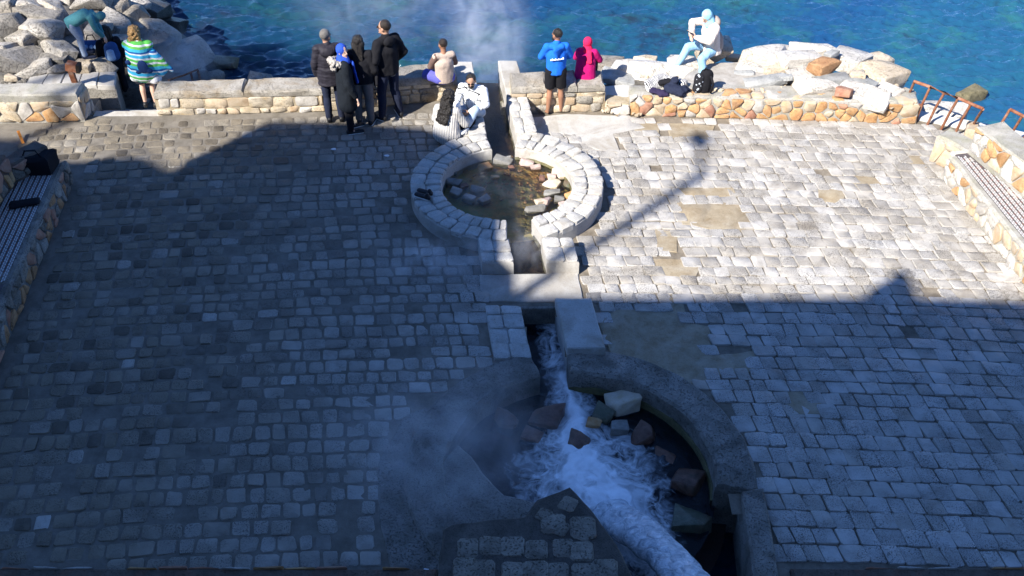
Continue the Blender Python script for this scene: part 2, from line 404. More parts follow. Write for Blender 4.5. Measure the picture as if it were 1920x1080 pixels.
def build_cobbles():
    r = random.Random(11); cells = []
    y = 6.75; row = 0
    while y < 17.0:
        hh = r.uniform(.19, .25)*(1.1 if y < 9 else 1.0)
        x = -8.2+r.uniform(0, .25)
        while x < 8.6:
            ww = r.choice((.19, .205, .22, .235, .25, .29))*r.uniform(.92, 1.08)
            xm = x+ww/2; ym = y+hh/2
            wx = xm-.055*(ym-12)*(1 if xm < 0 else 1)
            wy = ym+.02*wx-.0062*wx*wx+.28+.05*noise.noise(Vector((wx*.4, ym*.3, 2)))
            west = wx+2.2*noise.noise(Vector((wx*.4, wy*.4, 9))) < -.2
            gap = r.uniform(.02, .036) if west else r.uniform(.005, .013)
            sl = .02-.0124*wx
            jit = .013
            q = []
            for a, b_ in ((-1, -1), (1, -1), (1, 1), (-1, 1)):
                u = a*(ww-gap)/2+r.uniform(-jit, jit); v = b_*(hh-gap)/2+r.uniform(-jit, jit)
                q.append((wx+u-.055*v-.09*v, wy+v+sl*u))
            x += ww
            if wy > wall_line(wx)-.1 or wy < 6.95: continue
            if blocked(wx, wy, .1): continue
            if any(inpoly(wx, wy, b) for b in BARE): continue
            if any(inpoly(wx, wy, b) for b in CONC) and r.random() < .93: continue
            if wy > 15.9 and wx > .2 and r.random() < .3 and wx < 4: continue
            if r.random() < .012: continue
            cells.append((q, wx, wy, west))
        y += hh; row += 1
    items = []
    for q, wx, wy, west in cells:
        poly = chaikin(q, r.uniform(.05, .11) if not west else r.uniform(.07, .17))
        poly = [(a_+r.uniform(-.006, .006), b_+r.uniform(-.006, .006)) for a_, b_ in poly]
        lo = west and noise.noise(Vector((wx*.8, wy*.8, 4)))+r.uniform(-.3, .3) > .05
        top = r.uniform(.005, .011) if lo else (r.uniform(.006, .017) if west else r.uniform(.006, .022))
        if west and r.random() < .05: continue
        vf = stone_vf(poly, Vector((0, 0, 0)), Vector((1, 0, 0)), Vector((0, 1, 0)), Vector((0, 0, 1)), -.05, top, .012 if west else .007, r.uniform(-.004, .004), (r.uniform(-.05, .05), r.uniform(-.06, .06)), r)
        sc = S(wx, wy)**2*area(q); u, v = proj(wx, wy, 0)
        if not (0 < u < 1920 and 0 < v < 1080): sc = 0
        items.append((sc*abs(_s), vf))
    items.sort(key=lambda t: -t[0])
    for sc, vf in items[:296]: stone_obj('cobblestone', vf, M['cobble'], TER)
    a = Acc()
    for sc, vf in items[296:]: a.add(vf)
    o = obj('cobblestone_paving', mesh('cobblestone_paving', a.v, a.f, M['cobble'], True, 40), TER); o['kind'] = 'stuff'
    # thin cement screeds where the setts are lost or covered
    for k, poly in enumerate(CONC):
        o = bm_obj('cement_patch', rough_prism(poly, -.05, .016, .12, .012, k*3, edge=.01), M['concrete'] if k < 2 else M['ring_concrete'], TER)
    M['sand'] = mk_stone('bare_sand', (.24, .185, .115), (.35, .295, .21), 4, 60, .9, .05, pits=.3, alt=(.42, .38, .31), alt_amt=.5)
    for k, poly in enumerate(BARE):
        c = Vector((sum(p[0] for p in poly)/len(poly), sum(p[1] for p in poly)/len(poly)))
        big = [tuple(c+(Vector(p)-c)*(1+.12/max((Vector(p)-c).length, .1))) for p in poly]
        bm_obj('bare_patch', rough_prism(big, -.06, .007, .09, .014, k*5+50, edge=.008), M['sand'], TER)
    print('cobbles', len(items))
build_cobbles()

# sea wall under the terrace edge
for nm, x0, x1, y0, y1 in (('quay_wall', -6.2, -.75, 16.75, 17.15), ('quay_wall', -.2, 1.9, 16.8, 17.1), ('quay_wall', -12, -7.5, 16.75, 17.15)):
    tag(bm_obj(nm, rough_prism([(x0, y0), (x1, y0), (x1, y1), (x0, y1)], -1.9, -.012, .3, .03, 4), M['coping']), 'rough masonry quay under the terrace edge above the sea', None, None, 'structure')
E0, E1 = Vector((7.05, 16.42)), Vector((10.0, 15.08))
dv = (E1-E0).normalized(); nv = Vector((-dv.y, dv.x))
tag(bm_obj('kerb', rough_prism([E0, E1, E1+nv*.28, E0+nv*.28], -1.9, .05, .2, .02, 7), M['slab_pale']), 'pale concrete kerb along the terrace edge under the rusty railing', None, None, 'structure')

# ------------------------------------------------------------------ sea
def build_sea():
    rs = np.random.RandomState(5)
    def graded(a, b, step, far):
        core = np.arange(a, b, step); out = [core[-1]]; st = step
        while out[-1] < far: st *= 1.25; out.append(out[-1]+st)
        return core, np.array(out[1:])
    cx, rx = graded(-14, 14.01, .05, 900); xs = np.concatenate([-rx[::-1], cx, rx])
    cy, ry = graded(15.0, 25.5, .045, 1500); ys = np.concatenate([[-40, -10, 5, 12, 14, 14.6], cy, ry])
    X, Y = np.meshgrid(xs, ys); Z = np.zeros_like(X)
    for lam, amp, n in ((2.2, .008, 6), (1.1, .008, 10), (.6, .0085, 18), (.36, .0088, 26), (.21, .0064, 28)):
        for _ in range(n):
            L = lam*rs.uniform(.75, 1.35); th = math.pi/2+rs.normal(.12, .55); k = 2*math.pi/L
            ph = (X*math.cos(th)+Y*math.sin(th))*k+rs.uniform(0, 6.28)
            Z += amp*.62*(np.exp(.7*(np.sin(ph)-1))*2-.9)
    fade = np.clip(1-(np.maximum(np.abs(X)-14, 0)+np.maximum(Y-25.5, 0)+np.maximum(15-Y, 0))/4, 0, 1)
    Z = Z*fade-1.2
    ny, nx = X.shape; co = np.stack([X, Y, Z], -1).reshape(-1, 3)
    i = np.arange(ny*nx).reshape(ny, nx); q = np.stack([i[:-1, :-1], i[:-1, 1:], i[1:, 1:], i[1:, :-1]], -1).reshape(-1)
    me = bpy.data.meshes.new('sea'); me.vertices.add(ny*nx); me.vertices.foreach_set('co', co.ravel())
    nf = len(q)//4; me.loops.add(nf*4); me.loops.foreach_set('vertex_index', q); me.polygons.add(nf)
    me.polygons.foreach_set('loop_start', np.arange(0, nf*4, 4)); me.polygons.foreach_set('loop_total', np.full(nf, 4))
    me.update(); me.shade_smooth()
    b = NB('sea_water')
    n1 = b.noise(.22, 5, .6, dist=.6); n2 = b.noise(.9, 5, .65, dist=.4); n3 = b.noise(3.5, 3)
    deep = b.mix(b.ramp(n1, .35, .65), (.007, .042, .105), (.009, .056, .085))
    col = b.mix(b.math('MULTIPLY', b.ramp(n2, .5, .7), .6), deep, (.018, .088, .072))
    px_ = b.xyz(b.pos()); east = b.ramp(b.math('ADD', px_[0], b.math('MULTIPLY', b.math('SUBTRACT', n1, .5), 10)), -7, 9)
    col = b.mix(1.0, col, b.mix(east, (.6, .6, .72), (1.7, 1.6, 1.65)), 'MULTIPLY')  # eastward brightening in the water colour stands in for the sky reflection
    weed = b.math('MULTIPLY', b.ramp(b.noise(.5, 5, .7, dist=.5), .54, .66), b.ramp(n3, .35, .6))
    col = b.mix(b.math('MULTIPLY', weed, .75), col, (.014, .018, .034))
    p = b.pbr(col, .06, b.bump(b.noise(8, 5, .62, dist=.6), .8, .035), .5); p.inputs['IOR'].default_value = 1.33
    me.materials.append(b.m)
    tag(obj('sea', me), 'rippled blue green sea with dark weed patches', None, None, 'structure')
build_sea()

# ------------------------------------------------------------------ rubble shore under the boulders
LAND_L = [(-20, 17.0), (-14, 17.0), (-7.4, 17.1), (-6.0, 17.2), tuple(G(400, 150, -1.2)[:2]), tuple(G(395, 125, -1.2)[:2]), tuple(G(350, 60, -1.2)[:2]), tuple(G(325, 10, -1.2)[:2]), (-8.5, 25.5), (-12, 28), (-22, 28)]
LAND_R = [(.9, 16.75), tuple(G(1096, 142, .1)[:2]), tuple(G(1160, 132, .1)[:2]), tuple(G(1250, 128, .1)[:2]), tuple(G(1400, 118, .1)[:2]), tuple(G(1520, 112, .1)[:2]), tuple(G(1610, 135, .1)[:2]), tuple(G(1680, 185, .1)[:2]), (7.1, 16.7), (8.0, 16.1), (6.8, 16.35)]
def shore(poly, top, nm, lab, slope=1.3):
    xs = [p[0] for p in poly]; ys = [p[1] for p in poly]; st = .16; vs = []; fs = []; idx = {}
    i0, i1, j0, j1 = int(min(xs)/st)-6, int(max(xs)/st)+6, int(min(ys)/st)-2, int(max(ys)/st)+6
    for i in range(i0, i1):
        for j in range(j0, j1):
            x, y = i*st, j*st
            d = dist_edge(x, y, poly)*(1 if inpoly(x, y, poly) else -1)
            z = min(top(x, y), -1.25+d*slope)+.12*noise.noise(Vector((x*1.7, y*1.7, 1)))+.07*noise.noise(Vector((x*5, y*5, 1)))
            if d > -.45: idx[(i, j)] = len(vs); vs.append((x, y, max(z, -2.2)))
    for (i, j) in list(idx):
        if all(k in idx for k in ((i+1, j), (i+1, j+1), (i, j+1))): fs.append((idx[(i, j)], idx[(i+1, j)], idx[(i+1, j+1)], idx[(i, j+1)]))
    tag(obj(nm, mesh(nm, vs, fs, M['shore'])), lab, None, None, 'structure')
def top_left(x, y):
    base = -.32+.10*max(0, -7.5-x)
    if x > -7.6 and y < 18: base = min(base, -.55)
    return base
shore(LAND_L, top_left, 'shore', 'dark rubble bed under the boulder pile')
shore(LAND_R, lambda x, y: .14, 'shore', 'pale rubble bed under the white boulders', 4.0)
tag(bm_obj('concrete_slab', rough_prism([tuple(G(a, b, .17)[:2]) for a, b in ((1122, 190), (1188, 198), (1262, 184), (1240, 166), (1185, 156), (1122, 162))], -.2, .17, .15, .012, 3), M['slab_pale']), 'smooth pale concrete slab between the walls beside the purple shoes', None, None, 'structure')
tag(bm_obj('concrete_slab', rough_prism([tuple(G(a, b, .42)[:2]) for a, b in ((1285, 178), (1470, 172), (1470, 140), (1420, 108), (1330, 112), (1290, 130), (1275, 150))], -.2, .36, .12, .02, 6), M['rub_grey']), 'rough grey concrete apron behind the orange rubble wall', None, None, 'structure')
# old walkway behind the gap in the left walls
wk = [tuple(G(a, b, .25)[:2]) for a, b in ((45, 158), (215, 160), (218, 134), (60, 138))]
wo_ = tag(bm_obj('walkway', rough_prism(wk, -1.2, .2, .15, .02, 8), M['coping']), 'grey concrete walkway of jointed slabs below the left boulders', None, None, 'structure')
for k in range(5):
    a, b_ = Vector(wk[0]), Vector(wk[1]); c_, d_ = Vector(wk[3]), Vector(wk[2])
    p0 = a+(b_-a)*(k/5+.004); p1 = a+(b_-a)*((k+1)/5-.004); p3 = c_+(d_-c_)*(k/5+.004); p2 = c_+(d_-c_)*((k+1)/5-.004)
    bm_obj('slab', rough_prism([p0, p1, p2, p3], .15, .25+.008*(k % 2), .12, .008, k, edge=.012), M['concrete'], wo_)
# steps down to the water in the gap
st_ = None
for k in range(6):
    y0 = 16.42+k*.3; z1 = -.02-k*.16
    o = bm_obj('step', rough_prism([(STEP_X0, y0), (STEP_X1, y0), (STEP_X1, y0+.32), (STEP_X0, y0+.32)], -1.9, z1, .18, .014, k+20), M['concrete'])
    if st_ is None: st_ = o; o.name = 'stone_steps'; tag(o, 'worn stone steps going down to the sea through the gap between walls', None, None, 'structure')
    else: o.parent = st_

# ------------------------------------------------------------------ walls
def frame(p0, p1):
    p0 = Vector((p0[0], p0[1], 0)); p1 = Vector((p1[0], p1[1], 0)); U = (p1-p0).normalized(); N = Vector((U.y, -U.x, 0)); return p0, U, N, (p1-p0).length
def course_cells(L, z0, z1, r, hs=(.09, .2), ws=(.13, .46)):
    out = []; z = z0
    while z < z1-.05:
        h = min(r.uniform(*hs), z1-z); h = z1-z if z1-z-h < .06 else h; x = -r.uniform(0, .15)
        while x < L:
            w_ = r.uniform(*ws); a, b_ = max(x, 0), min(x+w_, L); x += w_
            if b_-a > .07: out.append([(a, z), (b_, z), (b_, z+h), (a, z+h)])
        z += h
    return out
def vor_cells(L, z0, z1, r, size):
    pts = []; n = int(L*(z1-z0)/(size*size)*1.0)
    tries = 0
    while len(pts) < n and tries < 6000:
        tries += 1; p = (r.uniform(0, L), r.uniform(z0, z1))
        if all(math.hypot(p[0]-q[0], (p[1]-q[1])*1.1) > size*.72 for q in pts): pts.append(p)
    return voronoi(pts, (0, z0, L, z1))
def face_stones(cells, p0, U, N, mats, parent, r, gap=.014, jit=.022, out=(.012, .035), k=.2, name='stone', V=Vector((0, 0, 1))):
    for c in cells:
        c = [(u+r.uniform(-jit, jit), max(v+r.uniform(-jit, jit), -.02)) for u, v in c]
        q = chaikin(shrink(c, gap*r.uniform(.5, 1.3)), r.uniform(.08, .2))
        if area(q) < .0016: continue
        vf = stone_vf(q, p0, U, V, N, -.06, r.uniform(*out), .016, r.uniform(0, .012), (r.uniform(-.08, .08), r.uniform(-.1, .1)), r)
        stone_obj(name, vf, r.choice(mats), parent)
def masonry(name, label, cat, p0, p1, thick, h, cells, mats, mortar, seed, coping=None, zb=-.1, group=None, out=(.012, .035), gap=.014, hfun=None):
    """wall whose visible face runs p0->p1 (left to right), body behind it"""
    r = random.Random(seed); O, U, N, L = frame(p0, p1); B = -N*thick
    poly = [O, O+U*L, O+U*L+B, O+B]
    ct = coping[0] if coping else 0
    w_ = bm_obj(name, rough_prism([tuple(p[:2]) for p in poly], zb, h-ct, .13, .024, seed, hfun), mortar)
    tag(w_, label, cat, group)
    face_stones(cells(L, r), O, U, N, mats, w_, r, out=out, gap=gap)
    if coping:
        x = 0; t, lo, hi, mat, over = coping
        while x < L-.02:
            l = min(r.uniform(lo, hi), L-x); l = L-x if L-x-l < .25 else l
            a = O+U*(x+.006)+N*over; b_ = O+U*(x+l-.006)+N*over; dz = r.uniform(-.012, .012)
            bm_obj('coping_slab', rough_prism([tuple(a[:2]), tuple(b_[:2]), tuple((b_+B-N*over*2)[:2]), tuple((a+B-N*over*2)[:2])], h-ct+.004, h+dz, .11, .024, seed+x*3, edge=.035), mat, w_)
            x += l
    return w_
# west end wall, its end face towards the gap
WL = masonry('stone_wall', 'low rubble wall at far left with a pale streak, left of the gap', 'wall', G(-60, 233)[:2], G(160, 228)[:2], .42, .56,
             lambda L, r: vor_cells(L, .02, .42, r, .24), [M['rub_tan'], M['wall_stone'], M['wall_stone'], M['rub_orange'], M['rub_grey']], M['wall_mortar_grey'], 3, None, -.1)
o_, u_, n_, l_ = frame(G(160, 228)[:2], (G(160, 228)[0]+.03, G(160, 228)[1]+.42))
face_stones(vor_cells(l_, .02, .5, random.Random(5), .2), o_, u_, n_, [M['rub_grey'], M['rub_tan']], WL, random.Random(8))
MW0, MW1, MW2 = G(296, 216)[:2], G(610, 209)[:2], G(858, 186)[:2]
WM = masonry('stone_wall', 'long low stone wall with grey coping behind the standing group', 'wall', MW0, MW1, .42, .46,
             lambda L, r: course_cells(L, .0, .33, r), [M['wall_stone'], M['wall_stone'], M['rub_tan'], M['rub_grey']], M['wall_mortar'], 13, (.13, .8, 1.7, M['coping'], .02), -.3)
WM2 = masonry('stone_wall', 'stone wall section with broken coping under the seated man in beige', 'wall', (MW1[0]+.004, MW1[1]), MW2, .46, .5,
              lambda L, r: course_cells(L, .0, .36, r), [M['wall_stone'], M['wall_stone'], M['rub_tan'], M['coping']], M['wall_mortar'], 23, (.13, .5, .9, M['coping'], .03), -.3)
WR = masonry('stone_wall', 'short stone wall with thick grey coping behind the man in blue hoodie', 'wall', G(958, 213)[:2], G(1132, 208)[:2], .5, .54,
             lambda L, r: course_cells(L, .0, .4, r, (.11, .19), (.16, .36)), [M['wall_stone'], M['rub_tan'], M['wall_stone'], M['coping']], M['wall_mortar'], 33, (.13, .5, 1.0, M['coping'], .03), -.3)
OW0, OW1 = G(1178, 214)[:2], G(1716, 232)[:2]
WO = masonry('rubble_wall', 'low wall of orange and red rounded rubble below the white boulders', 'wall', OW0, OW1, .5, .40,
             lambda L, r: vor_cells(L, -.01, .37, r, .175), [M['rub_orange'], M['rub_orange'], M['rub_red'], M['rub_tan'], M['rub_tan'], M['rub_grey'], M['rub_orange'], M['rub_orange']], M['wall_mortar_grey'], 43, None, -.15,
             out=(.015, .05), gap=.017, hfun=lambda x, y: .05*noise.noise(Vector((x*2, y*2, 0)))-.10*max(0, min(1, (3.0-x))))

masonry('stone_wall', 'tumbled low stones edging the pale concrete slab', 'wall', G(1134, 211)[:2], G(1180, 215)[:2], .3, .2, lambda L, r: vor_cells(L, .0, .2, r, .15), [M['rub_tan'], M['wall_stone'], M['rub_grey']], M['wall_mortar'], 47, None, -.15, out=(.02, .09))
o_, u_, n_, l_ = frame(OW0, OW1); rr = random.Random(12)
face_stones(vor_cells(l_-.9, .02, .3, rr, .2), Vector((o_.x, o_.y, .385))+u_*.85, u_, Vector((0, 0, 1)), [M['rub_tan'], M['rub_grey'], M['rub_orange'], M['rub_tan']], WO, rr, V=-n_, out=(.0, .05))
# ------------------------------------------------------------------ round pools and canals
def arc_pts(c, r, a0, a1, n): return [(c.x+r*math.cos(a0+(a1-a0)*i/n), c.y+r*math.sin(a0+(a1-a0)*i/n)) for i in range(n+1)]
def ring_poly(c, ri, ro, a0, a1, n): return arc_pts(c, ro, a0, a1, n)+list(reversed(arc_pts(c, ri, a0, a1, n)))
def ang(c, p): return math.atan2(p[1]-c.y, p[0]-c.x)
# upper basin
yb = UC.y+1.27; yf = UC.y-1.25
aBackR = ang(UC, (canal_x(yb)+CH, yb)); aBackL = ang(UC, (canal_x(yb)-CH, yb))
aFrontR = ang(UC, (canal_x(yf)+CH, yf)); aFrontL = ang(UC, (canal_x(yf)-CH, yf))
UB = empty('upper_basin', (UC.x, UC.y, 0), 'round shallow stone pool ringed with two courses of pale blocks', 'pool')
def parent_keep(o, p):
    o.parent = p; o.matrix_parent_inverse = Matrix.Translation(-Vector(p.location)); return o
rr = random.Random(77)
for nm, a0, a1 in (('ring_wall', aFrontR, aBackR), ('ring_wall', aBackL-2*math.pi if aBackL > aFrontL+2*math.pi else aBackL, aFrontL+2*math.pi)):
    if a1 < a0: a1 += 2*math.pi
    o = bm_obj(nm, rough_prism(ring_poly(UC, URI, URO, a0, a1, 40), -.2, .235, .1, .008, 2, edge=.015), M['concrete']); parent_keep(o, UB)
    for (ri, ro, wmin, wmax) in ((URI+.005, 1.275, .13, .2), (1.285, URO+.008, .17, .3)):
        a = a0
        while a < a1-.02:
            da = min(rr.uniform(wmin, wmax)/((ri+ro)/2), a1-a); da = a1-a if a1-a-da < .06 else da
            q = ring_poly(UC, ri+rr.uniform(0, .012), ro+rr.uniform(-.015, .012), a+.006, a+da-.006, 1); a += da
            q = chaikin(q, .13)
            vf = stone_vf(q, Vector((0, 0, 0)), Vector((1, 0, 0)), Vector((0, 1, 0)), Vector((0, 0, 1)), .17, .28+rr.uniform(-.012, .012), .016, rr.uniform(-.003, .008), (rr.uniform(-.07, .07), rr.uniform(-.07, .07)), rr)
            parent_keep(stone_obj('ring_block', vf, M['ring_block'], None), UB)
def canal_side(name, label, y0, y1, side, w_, h, wet, seed, blocks=True, zb=-.7):
    r = random.Random(seed); yy = [y0+(y1-y0)*i/4 for i in range(5)]
    inner = [(canal_x(y)+side*CH, y) for y in yy]; outer = [(canal_x(y)+side*(CH+w_), y) for y in yy]
    poly = inner+list(reversed(outer))
    o = bm_obj(name, rough_prism(poly, zb, h-.035 if blocks else h, .12, .01, seed, edge=.015), M['concrete']); tag(o, label, 'canal wall')
    if blocks:
        y = min(y0, y1); ye = max(y0, y1)
        while y < ye-.02:
            d = min(r.uniform(.2, .34), ye-y); d = ye-y if ye-y-d < .1 else d
            split = r.uniform(.4, .6)
            for a, b_ in ((.0, split), (split, 1.0)):
                xa = lambda yy_, t: canal_x(yy_)+side*(CH+w_*t)
                q = [(xa(y, a+.01)+r.uniform(-.01, .01), y+.008), (xa(y, b_-.01), y+.008+r.uniform(-.01, .01)), (xa(y+d, b_-.01), y+d-.008), (xa(y+d, a+.01), y+d-.008+r.uniform(-.012, .012))]
                vf = stone_vf(chaikin(q, .12), Vector((0, 0, 0)), Vector((1, 0, 0)), Vector((0, 1, 0)), Vector((0, 0, 1)), h-.09, h+r.uniform(-.014, .014), .016, r.uniform(-.003, .007), (r.uniform(-.06, .06), r.uniform(-.06, .06)), r)
                stone_obj('wall_block', vf, M['ring_block'], o)
            y += d
    return o
yjf = UC.y-math.sqrt(1.52**2-.45**2)+.02; yjb = UC.y+math.sqrt(1.52**2-.6**2)-.03
canal_side('canal_wall', 'left block wall of the canal in front of the upper pool', 12.04, yjf, -1, .46, .25, 0, 1)
canal_side('canal_wall', 'right block wall of the canal in front of the upper pool', 12.04, yjf, 1, .46, .25, 0, 2)
canal_side('canal_wall', 'left canal wall to the sea where the couple sit', yjb+.05, 16.75, -1, .62, .28, 0, 3)
canal_side('canal_wall', 'right canal wall to the sea beside the barefoot man', yjb+.02, 16.6, 1, .36, .34, 0, 4)
canal_side('canal_wall', 'left wall of the canal leaving the lower pool', 10.22, 11.3, -1, .5, .05, 0, 5)
canal_side('canal_wall', 'thick right wall of the canal leaving the lower pool', 10.3, 11.32, 1, .5, .16, 0, 6, False)
canal_side('canal_wall', 'dark outlet wall left of the steaming canal mouth', 16.76, 17.9, -1, .35, .34, 0, 7, False, -1.9)
canal_side('canal_wall', 'dark outlet wall right of the steaming canal mouth', 16.62, 17.9, 1, .35, .36, 0, 8, False, -1.9)
# lower basin
LBn = empty('lower_basin', (LC.x, LC.y, 0), 'big round pool with smooth grey concrete rim in the shade', 'pool')
yt = LC.y+1.95
aR = ang(LC, (canal_x(yt)+CH, yt)); aL = ang(LC, (canal_x(yt)-CH, yt)); aEnd = ang(LC, G(1400, 925)); aEndL = R(252)
for a0, a1, sd_ in ((aEnd, aR, 1), (aL, aEndL, 2)):
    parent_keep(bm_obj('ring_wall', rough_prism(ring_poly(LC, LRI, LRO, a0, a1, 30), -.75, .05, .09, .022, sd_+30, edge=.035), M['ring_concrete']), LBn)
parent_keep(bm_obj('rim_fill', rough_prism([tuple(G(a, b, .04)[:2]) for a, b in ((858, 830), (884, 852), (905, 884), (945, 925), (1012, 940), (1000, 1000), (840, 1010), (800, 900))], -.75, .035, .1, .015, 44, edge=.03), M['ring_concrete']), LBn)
M['algae'] = mk_stone('olive_algae', (.06, .055, .02), (.13, .11, .045), 6, 40, .8, .05, rough=.5, pits=.4)
def band(c, r, a0, a1, z0, z1, n=60):
    vs = []; fs = []
    for i in range(n+1):
        a = a0+(a1-a0)*i/n; top = z1+.03*noise.noise(Vector((a*5, z1, 2)))+.015*noise.noise(Vector((a*17, z1, 2)))
        for z, d in ((z0, 0), (top-.01, 0), (top, .03)): vs.append((c.x+(r+d)*math.cos(a), c.y+(r+d)*math.sin(a), z))
    for i in range(n):
        for k in (0, 1): q = i*3+k; fs.append((q, q+3, q+4, q+1))
    return vs, fs
parent_keep(obj('algae_band', mesh('algae_band', *band(LC, LRI-.03, aEnd, aR, -.6, -.2), M['algae'], True)), LBn)
parent_keep(obj('algae_band', mesh('algae_band', *band(UC, URI-.02, aFrontR, aBackR, -.2, .075), M['algae'], True)), UB)
pe = [tuple(G(a, b, .1)[:2]) for a, b in ((1392, 922), (1432, 915), (1462, 1085), (1412, 1085))]
parent_keep(bm_obj('side_wall', rough_prism([pe[0], pe[1], pe[2], (pe[2][0], 6.0), (pe[3][0], 6.0), pe[3]], -.75, .12, .1, .014, 55, edge=.03), M['ring_concrete']), LBn)

def mk_pool_floor(name, c1, c2, c3, thr=(.4, .6)):
    b = NB(name); n = b.noise(2.4, 6, .7, dist=.5); n2 = b.noise(18, 5, .75); n3 = b.noise(1.3, 4, .6)
    col = b.mix(b.ramp(n, *thr), c1, c2); col = b.mix(b.math('MULTIPLY', b.ramp(n3, .48, .6), .9), col, c3)
    col = b.mix(b.math('MULTIPLY', b.ramp(n2, .45, .7), .4), col, tuple(x*.25 for x in c1))
    b.pbr(col, .6, b.bump(n2, .8, .03), .4); return b.m
def disc(c, r, z, nr, na, zfun=None):
    vs = [(c.x, c.y, z)]; fs = []
    for i in range(1, nr+1):
        for k in range(na):
            a = 2*math.pi*k/na; x, y = c.x+r*i/nr*math.cos(a), c.y+r*i/nr*math.sin(a); vs.append((x, y, z))
    if zfun: vs = [(x, y, z+zfun(x, y)) for x, y, _ in vs]
    for k in range(na): fs.append((0, 1+k, 1+(k+1) % na))
    for i in range(nr-1):
        for k in range(na): fs.append((1+i*na+k, 1+(i+1)*na+k, 1+(i+1)*na+(k+1) % na, 1+i*na+(k+1) % na))
    return vs, fs
def canal_sheet(y0, y1, z, n=30, m=6, zfun=None):
    vs = []; fs = []
    for i in range(n+1):
        y = y0+(y1-y0)*i/n
        for j in range(m+1):
            x = canal_x(y)+(j/m*2-1)*(CH+.03); vs.append((x, y, z+(zfun(x, y) if zfun else 0)))
    for i in range(n):
        for j in range(m): a = i*(m+1)+j; fs.append((a, a+1, a+m+2, a+m+1))
    return vs, fs
FU = mk_pool_floor('algae_pool_floor', (.62, .29, .09), (.30, .29, .10), (.22, .20, .08))
FC = mk_pool_floor('canal_bed', (.045, .026, .016), (.10, .05, .02), (.02, .016, .012))
FL = mk_pool_floor('dark_pool_floor', (.035, .012, .008), (.02, .016, .014), (.05, .02, .012))
bumpf = lambda x, y: .025*noise.noise(Vector((x*4, y*4, 0)))+.015*noise.noise(Vector((x*11, y*11, 0)))
o = obj('pool_bed', mesh('pool_bed', *disc(UC, URI+.12, -.07, 26, 72, bumpf), FU, True)); tag(o, 'algae stained bed of the upper pool', None, None, 'structure')
o = obj('pool_bed', mesh('pool_bed', *disc(LC, LRI+.2, -.62, 20, 72, bumpf), FL, True)); tag(o, 'dark red bed of the lower pool', None, None, 'structure')
for y0, y1, z in ((12.0, 13.0, -.10), (15.0, 18.0, -.16), (9.7, 11.4, -.5)):
    tag(obj('canal_bed', mesh('canal_bed', *canal_sheet(y0, y1, z, zfun=bumpf), FC, True)), 'brown algae bed of the canal', None, None, 'structure')
# covered ends of the canals
for y0, y1 in ((11.28, 11.34), (12.0, 12.05)):
    xx = canal_x(y0); tag(bm_obj('canal_end', rough_prism([(xx-.28, y0), (xx+.28, y0), (xx+.28, y1), (xx-.28, y1)], -.7, .0, .1, .006, 3, edge=.01), M['ring_concrete']), 'end face where the canal runs under the paving', None, None, 'structure')
def mk_clear_water(name, tint, dens, wave=6, strength=.25):
    b = NB(name); tr = b.n('ShaderNodeBsdfTransparent'); tr.inputs[0].default_value = (*tint, 1)
    gl = b.n('ShaderNodeBsdfGlossy'); gl.inputs['Roughness'].default_value = .04
    nrm = b.bump(b.noise(wave, 4, .6), strength, .03); b.l(nrm, gl.inputs['Normal'])
    df = b.n('ShaderNodeBsdfDiffuse'); df.inputs[0].default_value = (*[x*.06 for x in tint], 1)
    fr = b.n('ShaderNodeFresnel'); fr.inputs['IOR'].default_value = 1.33; b.l(nrm, fr.inputs['Normal'])
    m1 = b.n('ShaderNodeMixShader'); m1.inputs[0].default_value = dens; b.l(tr.outputs[0], m1.inputs[1]); b.l(df.outputs[0], m1.inputs[2])
    m2 = b.n('ShaderNodeMixShader'); b.l(fr.outputs[0], m2.inputs[0]); b.l(m1.outputs[0], m2.inputs[1]); b.l(gl.outputs[0], m2.inputs[2])
    b.l(m2.outputs[0], b.out.inputs[0]); return b
WU = mk_clear_water('clear_hot_water', (.92, .92, .82), .03).m
tag(obj('pool_water', mesh('pool_water', *disc(UC, URI+.02, .03, 10, 60), WU, True)), 'shallow clear steaming water of the upper pool', None, None, 'structure')
for y0, y1, z in ((12.03, 12.98, .0), (15.08, 17.85, -.02)):
    tag(obj('canal_water', mesh('canal_water', *canal_sheet(y0, y1, z), WU, True)), 'thin dark water running in the canal', None, None, 'structure')

# churning water of the lower pool and its canal
FOAM_PATH = [tuple(G(a, b, -.3)[:2])+(w_, st) for a, b, w_, st in ((1030, 590, .14, .30), (1040, 660, .15, .52), (1060, 720, .17, .72), (1078, 780, .22, .85), (1085, 840, .40, .95), (1100, 890, .56, 1), (1130, 930, .52, 1), (1175, 985, .38, 1), (1225, 1050, .22, 1))]
def foam_d(x, y):
    best = 0
    for (ax, ay, aw, a_s), (bx, by, bw, b_s) in zip(FOAM_PATH, FOAM_PATH[1:]):
        dx, dy = bx-ax, by-ay; t = max(0, min(1, ((x-ax)*dx+(y-ay)*dy)/(dx*dx+dy*dy)))
        d = math.hypot(x-ax-dx*t, y-ay-dy*t); w_ = aw+(bw-aw)*t
        best = max(best, (1.2-d/w_*.62)*(a_s+(b_s-a_s)*t))
    return max(0, min(1, best))
b = mk_clear_water('churning_water', (.36, .46, .62), .2, 9, .5)
fa = b.n('ShaderNodeAttribute', attribute_name='foam').outputs['Fac']
wv = b.noise(2.6, 4, .55, dist=1.0); w2 = b.noise(6, 4, .55, dist=1.2)
def ridge(sc, dist): return b.math('SUBTRACT', 1.0, b.math('MULTIPLY', b.math('ABSOLUTE', b.math('SUBTRACT', b.noise(sc, 4, .55, dist=dist), .5)), 7.0), True)
web = b.math('MAXIMUM', ridge(2.4, .9), b.math('MULTIPLY', ridge(5.0, 1.0), .8))
core = b.ramp(b.math('ADD', fa, b.math('MULTIPLY', b.math('SUBTRACT', wv, .5), 1.3)), .62, .95)
